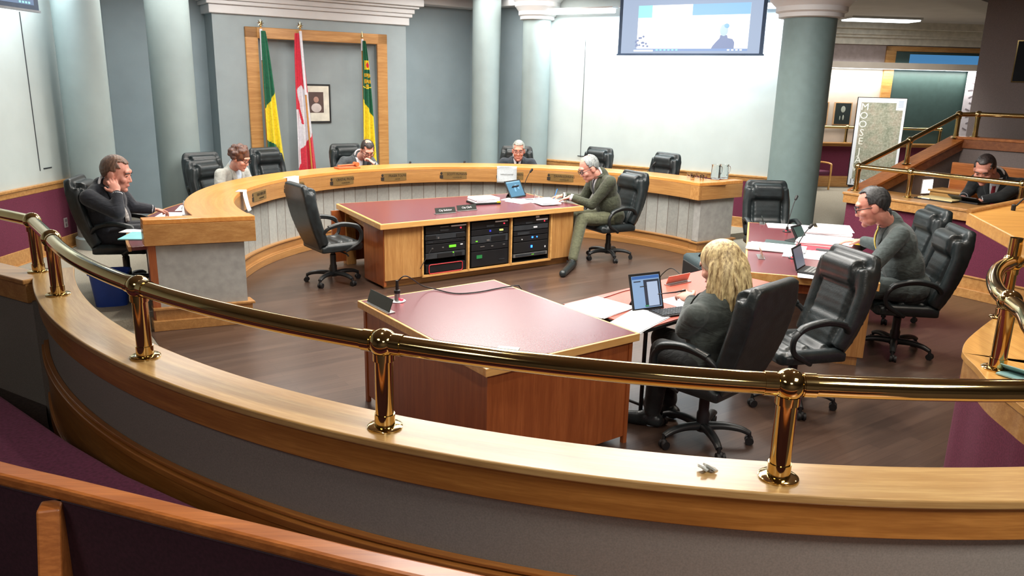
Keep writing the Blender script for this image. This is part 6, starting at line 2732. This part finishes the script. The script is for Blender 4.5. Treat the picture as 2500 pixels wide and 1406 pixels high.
def washer(name, label, A_, D_, N_, a0, a1, z, off=0.34, group='fluorescent wall washers', power=30, facing=None):
    n = (a1 - a0)
    mid = A_ + D_ * (a0 + a1) / 2 + N_ * off
    rz = math.atan2(D_.y, D_.x)
    t = thing(name, label, 'wall light', (mid.x, mid.y, z), rz, group)
    sgn_ = 1 if Vector((-D_.y, D_.x, 0)).dot(N_) > 0 else -1
    b = B()
    bx(b, (0, -sgn_ * 0.02, 0.10), (n, 0.22, 0.02))
    obj('housing', b, M['white_paint'], t)
    b = B()
    bx(b, (0, -sgn_ * 0.02, 0.055), (n - 0.04, 0.16, 0.07))
    obj('diffuser', b, lampw, t, bevel=0.015)
    # tilted towards the wall
    li = area('wall_wash', (mid.x, mid.y, z - 0.0), n, 0.14, power, (0, 0, 0), cool)
    aim = (N_ * -0.02 + Vector((0, 0, -1.0)))
    li.rotation_euler = aim.to_track_quat('-Z', 'Y').to_euler()
    # keep the long side along the wall
    zax = -aim.normalized()
    xax = Vector((D_.x, D_.y, 0)).normalized()
    yax = zax.cross(xax).normalized()
    li.matrix_world = Matrix((xax, yax, zax)).transposed().to_4x4()
    li.location = (mid.x, mid.y, z - 0.005)
    return t


Lsw = (SWB - SWA).length
washer('fluorescent_light', 'bright fluorescent wall light left of the projector screen', SWA, SD, SN, 0.25, 1.45, 3.36, power=38)
washer('fluorescent_light', 'bright fluorescent wall light above the projector screen', SWA, SD, SN, 1.55, 3.3, 3.36, power=70)
washer('fluorescent_light', 'bright fluorescent wall light between screen and thick column', SWA, SD, SN, 3.36, 4.2, 3.36, power=32)
la = Vector((LW[1][0], LW[1][1], 0))
washer('fluorescent_light', 'fluorescent wall light above the left white wall', la, lw, LNv, 0.4, 3.0, 3.42, power=44)
# lobby light trough
t = thing('light_trough', 'long glowing white light trough across the lobby wall', 'wall light', LP(8.6, 0.22, 2.80), LROT)
b = B()
bx(b, (0, -0.12, 0.02), (8.0, 0.03, 0.14))
bx(b, (0, 0.0, 0.07), (8.0, 0.24, 0.03))
obj('valance', b, M['wall_cream'], t)
for i in range(6):
    b = B()
    bx(b, (-3.35 + i * 1.34, -0.01, -0.01), (1.28, 0.18, 0.09))
    obj('tube', b, lampw, t, bevel=0.02)
li = area('lobby_wash', LP(8.6, 0.2, 2.72), 7.8, 0.16, 120, (0, 0, LROT), (1.0, 0.95, 0.86))
li = area('lobby_ceiling', (8.0, 16.4, 3.55), 4.0, 2.0, 90, (0, 0, LROT), (1.0, 0.95, 0.86))
mbc = Vector((5.8, 12.72, 1.5))
sp_ = area('board_fill', (5.0, 11.3, 3.6), 0.5, 0.5, 16, (0, 0, 0), (1.0, 0.97, 0.92), 'DISK', 75)  # unseen fill added to brighten the aerial board
sp_.rotation_euler = (mbc - Vector((5.0, 11.3, 3.6))).to_track_quat('-Z', 'Y').to_euler()
# ceiling light seen over the lobby
t = thing('ceiling_light', 'flat bright ceiling light above the lobby', 'ceiling light', (7.75, 17.6, 3.72), LROT)
b = B()
bx(b, (0, 0, 0), (1.5, 0.5, 0.05))
obj('diffuser', b, lampw, t, bevel=0.01)
b = B()
bx(b, (0, 0, 0.03), (1.56, 0.56, 0.05))
obj('frame', b, M['white_paint'], t)

# recessed downlights over the chamber: small bright discs
dl = None
k = 0
for (u, v, pw) in ((-2.6, -3.4, 1), (0.0, -3.6, 1), (2.4, -3.2, 1), (-2.4, -0.8, 1), (0.0, -0.6, 1), (2.4, -0.8, 1), (-1.5, 1.8, 1), (1.5, 1.8, 1), (0, 3.3, 1), (-3.2, 1.8, 1), (3.2, 1.2, 1), (-4.0, -4.6, .8), (-1.2, -5.6, .8), (1.2, -5.4, .8)):
    p = G(u, v, 3.74)
    li = area('downlight', (p.x, p.y, 3.73), 0.16, 0.16, 22 * pw, (0, 0, 0), warm, 'DISK', 130)
# broad unseen fill lights, added to soften and lift the room
for (u, v, e) in ((-1.3, -2.0, 150), (1.3, -2.0, 150), (0, 1.0, 150), (-2.2, 3.9, 90), (2.2, 3.9, 90)):
    p = G(u, v, 3.72)
    area('ceiling_fill', (p.x, p.y, 3.70), 2.4, 1.6, e * 1.1, (0, 0, TH), (1.0, 0.97, 0.92))

for (x, y, e) in ((-2.5, 0.0, 30), (2.6, 0.6, 150), (0.5, -2.5, 70)):
    area('gallery_lamp', (x, y, 3.70), 1.2, 1.2, e, (0, 0, 0), (1.0, 0.95, 0.87))
w = bpy.data.worlds.new('world')
SC.world = w
w.use_nodes = True
w.node_tree.nodes['Background'].inputs[0].default_value = (0.55, 0.62, 0.7, 1)
w.node_tree.nodes['Background'].inputs[1].default_value = 0.15

SC.view_settings.view_transform = 'Standard'
SC.view_settings.look = 'None'
SC.view_settings.gamma = 1.0
SC.view_settings.exposure = 0.16
SC.view_settings.use_curve_mapping = False
try:
    SC.cycles.use_denoising = True
    SC.cycles.max_bounces = 6
    SC.cycles.diffuse_bounces = 3
    SC.cycles.glossy_bounces = 3
    SC.cycles.transmission_bounces = 6
    SC.cycles.sample_clamp_indirect = 6
    SC.cycles.caustics_reflective = False
    SC.cycles.caustics_refractive = False
except Exception:
    pass
